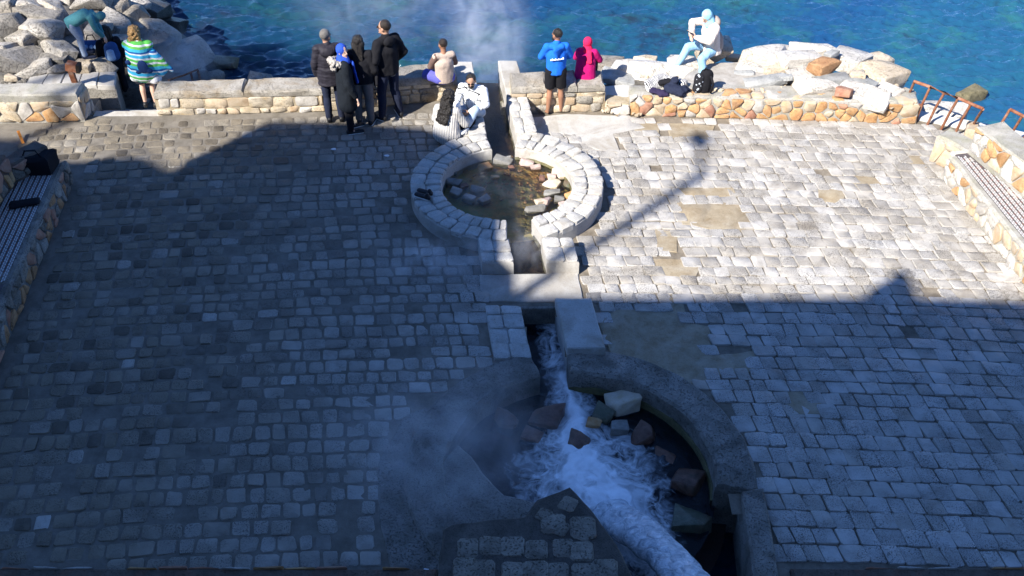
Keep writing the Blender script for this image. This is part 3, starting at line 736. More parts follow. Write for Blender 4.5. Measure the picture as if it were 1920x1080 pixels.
thr = b.math('MULTIPLY', b.math('MULTIPLY', web, b.ramp(b.math('ADD', fa, b.math('MULTIPLY', b.math('SUBTRACT', w2, .5), .8)), .12, .6)), .75)
mask = b.math('MAXIMUM', core, thr); mask = b.math('MULTIPLY', mask, b.ramp(w2, .3, .6, .8, 1.0), True)
fd = b.n('ShaderNodeBsdfPrincipled'); fd.inputs['Base Color'].default_value = (.92, .95, .98, 1); fd.inputs['Roughness'].default_value = .6
b.l(b.bump(w2, .35, .05), fd.inputs['Normal'])
mx = b.n('ShaderNodeMixShader'); b.l(mask, mx.inputs[0]); prev = b.out.inputs[0].links[0].from_socket; b.l(prev, mx.inputs[1]); b.l(fd.outputs[0], mx.inputs[2]); b.l(mx.outputs[0], b.out.inputs[0])
WL_M = b.m
def water_mesh(name, vf, mat):
    me = mesh(name, *vf, mat, True); at = me.attributes.new('foam', 'FLOAT', 'POINT')
    at.data.foreach_set('value', [foam_d(v.co.x, v.co.y) for v in me.vertices]); return me
def churn(x, y):
    f = foam_d(x, y); v = Vector((x*4, y*4, 0))
    return f*(.07*f*f+.05*noise.fractal(v*.8, 1.1, 2.1, 3))+.006*noise.noise(v*1.5)
tag(obj('pool_water', water_mesh('pool_water', disc(LC, LRI+.03, -.3, 90, 220, churn), WL_M)), 'dark water of the lower pool churned to white foam', None, None, 'structure')
tag(obj('canal_water', water_mesh('canal_water', canal_sheet(9.86, 11.36, -.295, 60, 18, churn), WL_M)), 'foaming water entering the lower canal', None, None, 'structure')

# masonry over the spring, and the jet of hot water beside it
M['cover_stone'] = mk_stone('pitted_brown_sett', (.15, .128, .10), (.26, .225, .18), 6, 45, 1.0, .3, pits=.9)
ch = bm_obj('spring_cover', rough_prism(CHUTE, -.4, CHUTE_TOP, .1, .014, 61, edge=.02), mk_stone('spring_cover_mortar', (.06, .051, .042), (.11, .095, .08), 5, 60, .8, .05, pits=.6))
tag(ch, 'raised masonry cover of the hot spring with sunken cobbles and a pointed corner', 'spring cover')
r = random.Random(3)
for row in range(6):
    for k in range(12):
        py = 985+row*44+r.uniform(-6, 6); px = 868+k*44+(row % 2)*8+r.uniform(-7, 7)
        if px > 985 and py < 968+(row*0): continue
        c = G(px, py, CHUTE_TOP); hw, hd = r.uniform(.11, .135), r.uniform(.11, .145)
        q = [(c.x-hw, c.y-hd), (c.x+hw, c.y-hd+r.uniform(-.02, .02)), (c.x+hw, c.y+hd), (c.x-hw, c.y+hd+r.uniform(-.02, .02))]
        if not all(inpoly(x, y, CHUTE) for x, y in q) or any(dist_edge(x, y, CHUTE) < .02 for x, y in q): continue
        stone_obj('cobblestone', stone_vf(chaikin(q, .14), Vector(), Vector((1, 0, 0)), Vector((0, 1, 0)), Vector((0, 0, 1)), CHUTE_TOP-.05, CHUTE_TOP+r.uniform(.006, .026), .02, 0, (r.uniform(-.06, .06), r.uniform(-.06, .06)), r), M['cover_stone'], ch)
for a, b_, hw, hd in ((1020, 965, .11, .1), (1065, 945, .13, .12), (1050, 990, .12, .12), (1095, 1000, .11, .13)):
    c = G(a, b_, CHUTE_TOP); q = [(c.x-hw, c.y-hd*.4), (c.x+hw*.3, c.y-hd), (c.x+hw, c.y+hd*.3), (c.x-hw*.2, c.y+hd)]
    if all(inpoly(x, y, CHUTE) for x, y in q):
        stone_obj('cobblestone', stone_vf(chaikin(q, .14), Vector(), Vector((1, 0, 0)), Vector((0, 1, 0)), Vector((0, 0, 1)), CHUTE_TOP-.05, CHUTE_TOP+.02, .02, 0, (0, 0), r), M['cover_stone'], ch)
def build_jet():
    p0 = G(1300, 1100, .35); p1 = G(1235, 1030, .2); p2 = G(1178, 985, -.02); p3 = G(1140, 960, -.25)
    ctl = [p0+(p0-p1)*.9, p0, p1, p2, p3]; n = 60; m = 26; vs = []; fs = []
    def bez(t):
        t *= len(ctl)-1; i = min(int(t), len(ctl)-2); f = t-i
        a, b_, c_, d_ = ctl[max(i-1, 0)], ctl[i], ctl[i+1], ctl[min(i+2, len(ctl)-1)]
        return .5*((2*b_)+(c_-a)*f+(2*a-5*b_+4*c_-d_)*f*f+(3*b_-a-3*c_+d_)*f**3)
    for i in range(n+1):
        t = i/n; p = bez(t); d = (bez(min(t+.02, 1))-bez(max(t-.02, 0))).normalized(); s_ = d.cross(Vector((0, 0, 1))).normalized(); u = s_.cross(d)
        wdt = .20+.06*t
        for k in range(m):
            a = 2*math.pi*k/m; q = p+s_*math.cos(a)*wdt+u*math.sin(a)*wdt*.55
            q += (q-p).normalized()*(.03*noise.fractal(q*6, 1.0, 2, 4)); vs.append(q)
    for i in range(n):
        for k in range(m): fs.append((i*m+k, i*m+(k+1) % m, (i+1)*m+(k+1) % m, (i+1)*m+k))
    b = NB('rushing_water'); n1 = b.noise(10, 7, .68, dist=.8)
    p = b.pbr(b.mix(b.ramp(n1, .36, .68), (.26, .31, .36), (.85, .88, .92)), .08, b.bump(n1, .8, .05), .6)
    tag(obj('water_jet', mesh('water_jet', vs, fs, b.m, True)), 'thick jet of hot water pouring from the spring into the pool', 'water jet')
build_jet()

# foot of the retaining wall at the near edge, embankment and building behind the camera
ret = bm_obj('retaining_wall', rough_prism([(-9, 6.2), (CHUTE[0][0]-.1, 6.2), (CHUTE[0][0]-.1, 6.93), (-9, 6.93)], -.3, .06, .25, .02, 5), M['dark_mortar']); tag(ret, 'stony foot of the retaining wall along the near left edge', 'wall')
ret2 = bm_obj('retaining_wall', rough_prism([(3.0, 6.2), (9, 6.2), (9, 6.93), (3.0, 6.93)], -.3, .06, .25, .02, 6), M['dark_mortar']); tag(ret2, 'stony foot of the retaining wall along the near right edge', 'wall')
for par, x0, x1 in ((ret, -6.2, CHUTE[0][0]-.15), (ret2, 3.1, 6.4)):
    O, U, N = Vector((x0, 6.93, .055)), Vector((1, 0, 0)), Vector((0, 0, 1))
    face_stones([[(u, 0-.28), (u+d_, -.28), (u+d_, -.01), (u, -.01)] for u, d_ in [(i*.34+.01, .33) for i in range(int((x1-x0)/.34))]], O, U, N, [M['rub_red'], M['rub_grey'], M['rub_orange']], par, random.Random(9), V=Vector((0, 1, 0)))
tag(obj('embankment', mesh('embankment', [(-40, 6.3, .05), (40, 6.3, .05), (40, .9, 6.6), (-40, .9, 6.6), (40, .9, -2), (-40, .9, -2), (40, 6.3, -2), (-40, 6.3, -2)], [(0, 1, 2, 3), (0, 7, 6, 1)], M['wall_mortar_grey'])), 'sloping masonry bank below the viewpoint', None, None, 'structure')
FY = -2.5
def cast(px, py, z=0):
    g = G(px, py, z); t = (g.y-FY)/SUND.y; return (g.x-SUND.x*t, g.z-SUND.z*t)
FT = 3.6
def castat(px, py, Y):
    g = G(px, py, 0); t = (g.y-Y)/SUND.y; return (g.x-SUND.x*t, g.z-SUND.z*t)
sil_low = [cast(2600, 563), cast(1915, 562), cast(1722, 557), cast(1718, 545), cast(1706, 530), cast(1703, 508), cast(1690, 503), cast(1676, 508), cast(1668, 522), cast(1640, 536), cast(1626, 546), cast(1622, 556), cast(1300, 556), cast(700, 553)]
sil_low += [(sil_low[-1][0], -1), (sil_low[0][0], -1)]
sil_tow = [castat(a, b_, FT) for a, b_ in ((862, 640), (864, 556), (884, 470), (900, 432), (925, 408), (968, 330), (935, 316), (905, 290), (868, 268), (835, 252), (800, 240), (700, 232), (620, 228), (505, 227), (460, 248), (410, 275), (345, 303), (335, 318), (310, 322), (300, 312), (262, 300), (215, 293), (170, 302), (130, 303), (80, 288), (40, 264), (0, 259), (-60, 252))]
sil_tow += [(sil_tow[-1][0]-25, sil_tow[-1][1]-1.5), (sil_tow[-1][0]-25, -1), (sil_tow[0][0], -1)]
def build_mass(sil, Y, dep, nm, lab):
    n = len(sil); vs = [(x, Y, z) for x, z in sil]+[(x, Y-dep, z) for x, z in sil]
    fs = [(i, (i+1) % n, n+(i+1) % n, n+i) for i in range(n)]
    tri = geometry.tessellate_polygon([[Vector((x, z, 0)) for x, z in sil]])
    fs += [tuple(t) for t in tri]+[tuple(n+i for i in reversed(t)) for t in tri]
    tag(obj(nm, mesh(nm, vs, fs, M['building'])), lab, None, None, 'structure')
build_mass(sil_low, FY, 5, 'building', 'unseen long low building behind the viewpoint, outlined to cast its shadow')  # unseen building, roofline traced back from the straight shadow edge it casts
build_mass(sil_tow, FT, 4.5, 'shadow_mass', 'unseen mass on the near left, shaped and placed to shade the terrace')  # added unseen mass, outline traced from the shadow, set near to block sky
def rod(name, pts, rad, mat, parent): return obj(name, mesh(name, *tube_vf(pts, rad, 8), mat, True, 50), parent)
def cast3(px, py, z=0, y=FY):
    g = G(px, py, z); t = (g.y-y)/SUND.y; return Vector((g.x-SUND.x*t, y, g.z-SUND.z*t))
lp = empty('street_lamp', (0, -1.2, 0), 'tall street lamp behind the viewpoint', 'lamp'); lp.location = (0, 0, 0)
a = cast3(985, 548, 0, -1.2); b_ = cast3(1319, 326, 0, -1.2); dirv = (cast3(1312, 262, 0, -1.2)-b_)
rod('post', [(a.x, a.y, 6.0), a+Vector((0, 0, -.5)), b_], .09, M['rust'], lp)
rod('arm', [b_, b_+dirv], .05, M['rust'], lp)
hd_ = b_+dirv; hb = bmesh.new(); bmesh.ops.create_uvsphere(hb, u_segments=12, v_segments=8, radius=.2); bmesh.ops.scale(hb, vec=(1.0, 1.3, .6), verts=hb.verts); bm_obj('lamp_head', hb, M['rust'], lp, loc=hd_)
a = cast3(240, 279); b_ = cast3(340, 306)
an = empty('antenna', (0, 0, 0), 'thin pole on the roof behind the viewpoint', 'antenna'); rod('mast', [a, b_+Vector((.3, 0, -.4))], .05, M['rust'], an); rod('wire', [a, cast3(195, 292)], .02, M['rust'], an)

# pines added out of view behind, to dapple the west boulders with shade
def pine(x, y, z0, z1, rad, seed, n):
    r = random.Random(seed); t = empty('shade_pine', (x, y, z0), LABP[seed-50], 'tree', 'pines added behind the viewpoint for shade')
    obj('trunk', mesh('trunk', *tube_vf([(0, 0, 0), (.2, .1, (z1-z0)*.5), (0, 0, z1-z0)], [.16, .13, .1], 8), M['bark'], True), t)
    a = Acc()
    clumps = [(r.gauss(0, rad*.5), r.gauss(0, rad*.3), r.gauss(0, rad*.3)) for _ in range(n)]
    for cx, cy, cz in clumps:
        for _ in range(26):
            p = Vector((cx+r.gauss(0, .34), cy+r.gauss(0, .34), z1-z0+cz+r.gauss(0, .26))); d = Vector((r.gauss(0, 1), r.gauss(0, 1), r.gauss(0, 1))).normalized(); e = d.orthogonal()
            l, w_ = r.uniform(.3, .55), .12
            a.add(([p-e*w_, p+d*l*.5, p+e*w_, p-d*l*.5], [(0, 1, 2, 3)]))
    obj('crown', mesh('crown', a.v, a.f, M['needles']), t)
LABP = ('western unseen pine added to shade the left boulders', 'middle unseen pine added to shade the left boulders', 'eastern unseen pine added to shade the left boulders')
def pcast(px, py, z): c = cast3(px, py, z); return c
for i, (px, py, rad, n) in enumerate(((250, 60, 1.2, 6), (330, 95, .9, 6))):
    c = pcast(px, py, .5); pine(c.x, c.y, 14, c.z, rad, 50+i, n)

# ------------------------------------------------------------------ boulders and loose stones
def rock_mesh(name, L, D, T, seed, mat, sharp=.5, cuts=2, amp=.05):
    r = random.Random(seed); bm = bmesh.new()
    for _ in range(15):
        p = Vector((r.uniform(-1, 1), r.uniform(-1, 1), r.uniform(-1, 1))); mxn = max(abs(p.x), abs(p.y), abs(p.z)); p /= mxn
        p = p.lerp(p.normalized(), 1-sharp)
        bm.verts.new(p)
    for sx in (-1, 1):
        for sy in (-1, 1):
            for sz in (-1, 1):
                if r.random() < .75: bm.verts.new((sx*r.uniform(.62, .95), sy*r.uniform(.62, .95), sz*r.uniform(.6, .95)))
    res = bmesh.ops.convex_hull(bm, input=bm.verts)
    bmesh.ops.delete(bm, geom=[g for g in res['geom_interior'] if isinstance(g, bmesh.types.BMVert)], context='VERTS')
    bmesh.ops.dissolve_limit(bm, angle_limit=R(14), verts=bm.verts, edges=bm.edges)
    bmesh.ops.scale(bm, vec=(L/2, D/2, T/2), verts=bm.verts)
    bmesh.ops.bevel(bm, geom=bm.edges[:], offset=.02*min(L, D, T*1.4), segments=1, affect='EDGES', clamp_overlap=True)
    bmesh.ops.triangulate(bm, faces=bm.faces)
    bmesh.ops.subdivide_edges(bm, edges=bm.edges[:], cuts=cuts, use_grid_fill=True)
    m_ = min(L, D, T)
    for v in bm.verts:
        v.co += Vector(noise.noise_vector(v.co*(2.2/m_*.5)+Vector((seed, 0, 0))))*amp*m_+Vector(noise.noise_vector(v.co*(6/m_)+Vector((0, seed, 0))))*amp*.35*m_
    bmesh.ops.recalc_face_normals(bm, faces=bm.faces)
    me = bpy.data.meshes.new(name); bm.to_mesh(me); bm.free(); me.materials.append(mat); me.shade_smooth(); me.set_sharp_from_angle(angle=R(32))
    return me
def rock(name, label, cat, group, px, py, zc, wpx, hpx, ang_=0, mat='rock_grey', seed=0, tilt=(0, 0), k=.72, sharp=.85, fat=1.12, cuts=2):
    c = G(px, py, zc); s_ = S(c.x, c.y, c.z); L = wpx/s_*fat; D = 1.15*hpx/s_*fat; T = max(k*hpx/s_*fat, .05)
    o = obj(name, rock_mesh(name, L, D, T, seed, M[mat], sharp, cuts), None, c)
    o.rotation_euler = (R(tilt[0]), R(tilt[1]), math.atan2(-math.sin(R(ang_))/.5, math.cos(R(ang_))))
    return tag(o, label, cat, group)
GL = 'boulders of the left pile'
for i, (px, py, z, w_, h_, a, mt, lab) in enumerate((
    (8, 14, .75, 44, 34, 0, 'rock_grey', 'weathered grey boulder in the top left corner of the pile'),
    (12, 44, .7, 56, 58, -25, 'rock_grey', 'sharp edged pale boulder at the left end, standing on edge'),
    (48, 12, .7, 66, 40, 8, 'rock_grey', 'shaded block behind the rough topped boulder of the left pile'),
    (100, 14, .65, 66, 30, 24, 'rock_grey', 'elongated boulder pointing down right with a rough lit end'),
    (118, 1, .6, 48, 20, 10, 'rock_grey', 'small grey boulder at the top edge behind the elongated one'),
    (165, 8, .6, 86, 42, 12, 'rock_grey', 'large flat grey slab at the top, above the bending woman'),
    (76, 30, .7, 90, 34, 8, 'rock_grey', 'rough crusted boulder with pitted top, left of the bending woman'),
    (72, 55, .62, 84, 48, 14, 'rock_grey', 'broad flat topped boulder in front of the crusted one'),
    (212, 43, .45, 66, 34, 18, 'rock_grey', 'wedge shaped slab right of the bending woman head'),
    (186, 60, .5, 44, 34, 4, 'rock_grey', 'knobbly boulder under the arms of the bending woman'),
    (36, 71, .55, 72, 34, 18, 'rock_grey', 'smooth shaded slab tilting right at the left of the pile'),
    (50, 85, .45, 36, 18, 0, 'rock_grey', 'small stone wedged below the smooth shaded slab'),
    (6, 95, .5, 42, 38, 10, 'rock_grey', 'rounded grey boulder cut by the left edge of the photo'),
    (36, 111, .42, 100, 52, -14, 'rock_grey', 'biggest smooth slab at lower left with a squared right end'),
    (111, 93, .4, 80, 36, 24, 'rock_grey', 'long beam shaped boulder slanting down to the bending woman feet'),
    (100, 113, .32, 62, 26, 6, 'rock_grey', 'lumpy boulder above the rusty iron post'),
    (62, 131, .3, 68, 28, -12, 'rock_grey', 'pale smooth boulder just above the concrete walkway'),
    (107, 129, .3, 38, 22, 8, 'rock_grey', 'coarse bright stone left of the rusty post'),
    (157, 123, .34, 32, 26, 0, 'rock_tan', 'bright cream boulder right of the rusty post head'),
    (23, 145, .3, 24, 16, 0, 'rock_tan', 'small tan stone at the left end of the walkway'),
    (190, 122, .28, 56, 38, 14, 'rock_grey', 'shaded sloping boulder behind the dark haired woman'),
    (200, 92, .35, 46, 36, 20, 'rock_grey', 'rounded shaded boulder right of the striped bag'),
    (222, 78, .38, 34, 40, 40, 'rock_grey', 'upright wedge boulder above the blonde woman head'),
    (236, 104, .2, 50, 34, 20, 'rock_grey', 'crusted boulder with bright rim behind the blonde woman'),
    (215, 12, .45, 62, 40, 22, 'rock_grey', 'slanting slab at the top between wet rocks and the flat slab'),
    (247, 28, .3, 56, 44, 30, 'rock_grey', 'blocky boulder with striped shadow at the top of the pile'),
    (288, 20, -.15, 46, 46, 10, 'rock_wet', 'dark wet boulder at the top of the waterline'),
    (322, 48, -.5, 52, 34, 10, 'rock_wet', 'dark weedy boulder jutting furthest into the sea'),
    (302, 62, .05, 76, 46, 22, 'rock_grey', 'big elongated boulder with sunlit top near the waterline'),
    (288, 88, .0, 96, 54, 26, 'rock_grey', 'long sloping boulder to the right of the blonde woman head'),
    (350, 100, -.35, 76, 62, 32, 'rock_grey', 'dark shaded boulder in steam above the stair rail'),
    (414, 117, -1.0, 60, 30, 12, 'rock_olive', 'olive brown boulder standing alone in the water'),
    (396, 147, -.9, 36, 34, 20, 'rock_grey', 'jagged boulder at the water edge behind the long wall'),
    (486, 150, -.95, 46, 24, -4, 'rock_grey', 'small boulder showing over the middle of the long wall'),
    (262, 50, .15, 40, 30, 20, 'rock_grey', 'shadowed boulder squeezed under the striped shadow block'),
    (315, 122, -.3, 50, 34, 20, 'rock_grey', 'sloping boulder just right of the towel corner'),
    (150, 92, .2, 60, 40, 20, 'rock_grey', 'boulder the bending woman stands on'),
    (135, 55, .4, 56, 40, 10, 'rock_grey', 'shadowed boulder behind the bending woman hips'),
    (255, 4, .25, 60, 22, 20, 'rock_grey', 'flat boulder at the very top left of the wet rocks'),
    (365, 135, -.8, 40, 24, 15, 'rock_wet', 'wet boulder low in the water beside the stair rail'),
)): rock('boulder', lab, 'boulder', GL, px, py, z, w_, h_, a, mt, 100+i, (rnd.uniform(-22, 14), rnd.uniform(-16, 16)))
GR = 'pale boulders behind the orange wall'
for i, (px, py, z, w_, h_, a, mt, lab, k) in enumerate((
    (1138, 124, -.3, 50, 38, 10, 'rock_grey', 'dark grey boulder at the water right of the woman in red', .6),
    (1158, 148, .15, 66, 34, 14, 'rock_slate', 'sharp edged grey slab leaning behind the concrete slab', .5),
    (1176, 130, .1, 54, 36, 4, 'rock_pale', 'cracked white boulder between the grey slab and the long white one', .7),
    (1242, 133, .25, 104, 46, 12, 'rock_pale', 'largest white boulder, long and smooth, above the clothes pile', .6),
    (1280, 119, .25, 54, 32, 0, 'rock_pale', 'low white boulder under the outstretched foot of the seated woman', .7),
    (1338, 97, .36, 54, 46, 0, 'rock_tan', 'upright cream boulder the woman with the phone sits on', .9),
    (1380, 109, .15, 36, 14, 0, 'rock_tan', 'small flat stone just right of the seat boulder', .6),
    (1430, 106, .35, 76, 46, 8, 'rock_pale', 'tall white boulder at the left end of the right heap', .7),
    (1497, 113, .5, 76, 34, -6, 'rock_pale', 'white block with a layered grey broken side', .7),
    (1525, 92, .35, 78, 26, 2, 'rock_pale', 'flat white boulder on top of the heap against the sea', .7),
    (1560, 101, .55, 26, 14, -20, 'rock_slate', 'small grey shard above the brown boulder', .6),
    (1592, 113, .3, 64, 48, 24, 'rock_pale', 'white boulder sloping right behind the brown one', .6),
    (1547, 123, .62, 52, 28, -16, 'rock_brown', 'rounded orange brown boulder among the white ones', .8),
    (1650, 148, .2, 66, 64, 38, 'rock_tan', 'tall tan boulder at the right end above the rail', .7),
    (1563, 150, .45, 66, 30, -6, 'rock_slate', 'smooth light grey slab below the brown boulder', .6),
    (1500, 144, .42, 52, 34, -20, 'rock_pale', 'cream boulder left of the smooth grey slab', .6),
    (1428, 132, .3, 86, 34, 6, 'rock_pale', 'low white boulder sunk at the end of the concrete apron', .5),
    (1436, 153, .42, 72, 22, -4, 'rock_slate', 'flat pale grey block lying on the orange wall edge', .6),
    (1528, 161, .48, 72, 32, -8, 'rock_pale', 'bright white triangular boulder behind the orange wall', .6),
    (1620, 180, .38, 84, 40, 16, 'rock_pale', 'broad white and grey boulder at the right end of the orange wall', .5),
    (1582, 173, .5, 28, 20, 20, 'rub_red', 'small dark red stone beside the triangular white boulder', .7),
    (1690, 182, .1, 44, 36, 20, 'rock_tan', 'tan boulder between the orange wall and the rail', .6),
    (1474, 146, .5, 20, 12, 0, 'rock_slate', 'small dark slate chip on the flat pale block', .7),
    (1608, 142, .5, 26, 20, 10, 'rock_tan', 'small tan stone wedged right of the grey slab', .8),
    (1760, 212, -.25, 84, 52, 16, 'rock_pale', 'white boulder below the rusty railing', .6),
    (1822, 178, -1.05, 48, 26, -14, 'rock_olive', 'yellow brown boulder alone in the sea beyond the railing', .8),
    (1912, 262, -.8, 40, 26, 0, 'rock_olive', 'yellowish rock at the right edge behind the railing', .7),
    (1795, 243, -.4, 40, 26, 10, 'rock_pale', 'pale stone behind the middle railing posts', .7),
    (1640, 118, -.4, 50, 36, 30, 'rock_tan', 'tan rock at the water behind the tall tan boulder', .7),
    (1470, 96, .2, 60, 30, 0, 'rock_pale', 'white rock in the notch between the two top boulders', .7),
    (1666, 176, .3, 50, 36, 26, 'rock_pale', 'cream stone filling the corner before the first railing post', .7),
    (1612, 158, .42, 54, 30, 18, 'rock_slate', 'grey stone half buried between tan and white boulders at the heap end', .6),
    (1205, 150, .12, 60, 26, 10, 'rock_pale', 'low pale stone in front of the cracked white boulder', .6),
    (1210, 118, -.1, 44, 26, 8, 'rock_tan', 'tan stone at the water left of the long white boulder', .7),
    (1455, 132, .42, 40, 20, -8, 'rock_tan', 'small cream stone under the layered white block', .7),
    (1395, 138, .35, 34, 14, 4, 'rock_slate', 'thin grey stone on the concrete apron', .5),
)): rock('boulder', lab, 'boulder', GR, px, py, z, w_, h_, a, mt, 300+i, (rnd.uniform(-8, 8), rnd.uniform(-7, 7)), k, .78, 1.22)
# small rubble too loose to count
def rubble(name, lab, regs, n, mats, seed):
    r = random.Random(seed); a = Acc()
    for _ in range(n):
        x0, y0, x1, y1, z = r.choice(regs); c = G(r.uniform(x0, x1), r.uniform(y0, y1), z); s_ = r.uniform(.018, .055)
        pts = [Vector((r.gauss(0, 1), r.gauss(0, 1), r.gauss(0, .7))).normalized()*s_*r.uniform(.7, 1) for _ in range(9)]
        bm = bmesh.new(); [bm.verts.new(c+p) for p in pts]; bmesh.ops.convex_hull(bm, input=bm.verts)
        bm.verts.index_update(); a.add(([v.co.copy() for v in bm.verts], [tuple(v.index for v in f.verts) for f in bm.faces])); bm.free()
    tag(obj(name, mesh(name, a.v, a.f, mats, False)), lab, None, None, 'stuff')
rubble('rubble', 'loose pebbles and broken stones around the left boulders', [(0, 150, 60, 160, .2), (30, 148, 50, 156, .25), (90, 60, 240, 130, .05), (110, 162, 170, 205, -.5)], 160, M['rock_grey'], 4)
rubble('rubble', 'small broken stones between the white boulders', [(1210, 140, 1280, 160, .25), (1450, 150, 1500, 172, .36), (1560, 160, 1700, 205, .32), (1380, 165, 1470, 175, .38), (1130, 190, 1215, 215, .06)], 150, M['rub_tan'], 5)
GP = 'stones in the upper pool'
zx = lambda x, y: (720+x/3.177, 220+y/3.177)
for i, (x, y, w_, h_, a, mt, lab) in enumerate((
    (850, 272, 88, 50, 6, 'pool_pink', 'pink block near the back right rim of the upper pool'),
    (905, 298, 62, 36, -4, 'pool_pink', 'pale wedge stone in front of the pink block'),
    (808, 240, 48, 28, 6, 'pool_pink', 'small rounded stone against the back wall of the upper pool'),
    (705, 264, 110, 56, 8, 'pool_grey', 'wide grey stone at the middle back of the upper pool'),
    (600, 298, 80, 42, -14, 'pool_orange', 'orange stone just below the inlet of the upper pool'),
    (745, 240, 30, 20, 0, 'pool_grey', 'tiny grey stone behind the wide grey one'),
    (1030, 322, 56, 48, 10, 'pool_cream', 'grey cream stone by the right inner wall, topmost there'),
    (1070, 353, 80, 34, -10, 'pool_cream', 'long cream stone leaning on the right inner wall'),
    (1000, 360, 54, 46, 0, 'pool_pink', 'dull pink stone behind the big cream block'),
    (1000, 398, 104, 66, 12, 'pool_cream', 'big square cream block at the right of the upper pool'),
    (1090, 402, 66, 38, 16, 'pool_green', 'greenish flat stone right of the big cream block'),
    (940, 366, 34, 40, 0, 'pool_red', 'small red stone left of the big cream block'),
    (998, 455, 96, 46, 0, 'pool_grey', 'whitish rounded stone in front of the big cream block'),
    (1115, 476, 70, 50, -12, 'pool_orange', 'orange cream stone at the right rim of the upper pool'),
    (972, 505, 46, 62, 20, 'pool_pink', 'upright pinkish stone in the front right cluster'),
    (930, 510, 60, 42, -14, 'pool_cream', 'pale stone left of the upright pinkish one'),
    (1045, 490, 64, 42, 0, 'pool_grey', 'grey stone between the pinkish and orange stones'),
    (1072, 520, 72, 34, -10, 'pool_pink', 'long pinkish stone along the front right rim'),
    (905, 550, 130, 42, -4, 'pool_grey', 'flat grey slab at the outlet of the upper pool'),
    (335, 365, 68, 50, 6, 'pool_grey', 'dark grey stone at the left end of the upper pool'),
    (405, 336, 62, 30, 0, 'pool_grey', 'flat dark stone behind the left end of the pool'),
    (415, 390, 84, 54, 8, 'pool_grey', 'bigger dark stone near the left rim, half under water'),
    (475, 410, 54, 32, -10, 'pool_red', 'brownish stone right of the bigger dark stone'),
    (425, 452, 72, 52, 14, 'pool_grey', 'tilted grey stone at the front left of the upper pool'),
    (330, 405, 44, 26, 0, 'pool_red', 'small reddish stone at the far left rim'),
    (560, 442, 90, 50, 4, 'pool_grey', 'broad sunken stone in the left middle of the upper pool'),
    (597, 492, 72, 46, -20, 'pool_grey', 'sunken stone in front of the broad one'),
    (505, 484, 74, 46, 10, 'pool_grey', 'sunken stone by the front left wall of the pool'),
    (660, 360, 50, 30, 0, 'pool_orange', 'small orange stone in the centre of the upper pool'),
    (760, 300, 50, 26, 0, 'pool_red', 'reddish pebble stone below the wide grey one'),
)):
    px, py = zx(x, y); rock('stone', lab, 'stone', GP, px, py, .035 if i < 19 else .01, w_/3.177, h_/3.177, a, mt, 500+i, (rnd.uniform(-16, 16), rnd.uniform(-14, 14)), .95, .45, 1.12, 2)
rubble('pebbles', 'small pebbles on the bed of the upper pool', [(870, 290, 1060, 380, -.05)], 120, M['pool_orange'], 6)
GQ = 'stones in the lower pool'
for i, (x, y, w_, h_, a, mt, lab, z) in enumerate((
    (335, 497, 96, 70, 8, 'pool_red', 'brown red stone at the left side of the lower pool', -.27),
    (498, 490, 116, 90, 10, 'pool_red', 'large dark red stone left of the foaming stream', -.27),
    (780, 430, 126, 72, -8, 'pool_cream', 'tan block at the back right of the lower pool', -.2),
    (700, 480, 76, 60, 14, 'pool_green', 'greenish stone right of the foaming stream', -.25),
    (762, 527, 70, 56, 0, 'pool_grey', 'grey triangular stone below the tan block', -.25),
    (850, 565, 84, 92, 24, 'pool_red', 'smooth dark red stone at the right of the foam', -.27),
    (1020, 730, 116, 100, 10, 'pool_red', 'red grey angular stone near the right wall of the lower pool', -.27),
    (1030, 885, 146, 104, 6, 'pool_green', 'big rounded green stone at the front right of the lower pool', -.29),
    (610, 580, 84, 72, 0, 'pool_red', 'dark stone with water parting around it', -.24),
    (665, 512, 60, 44, 0, 'pool_orange', 'small orange stone beside the stream', -.26),
    (430, 560, 80, 60, 12, 'pool_red', 'dark red stone behind the left foam edge', -.3),
    (930, 640, 90, 60, 12, 'pool_red', 'sunken red stone between the two right stones', -.34),
)): rock('stone', lab, 'stone', GQ, 780+x/2, 540+y/2, z-.035, w_/2, h_/2, a, mt, 600+i, (rnd.uniform(-14, 14), rnd.uniform(-12, 12)), .95, .12, 1.16, 2)

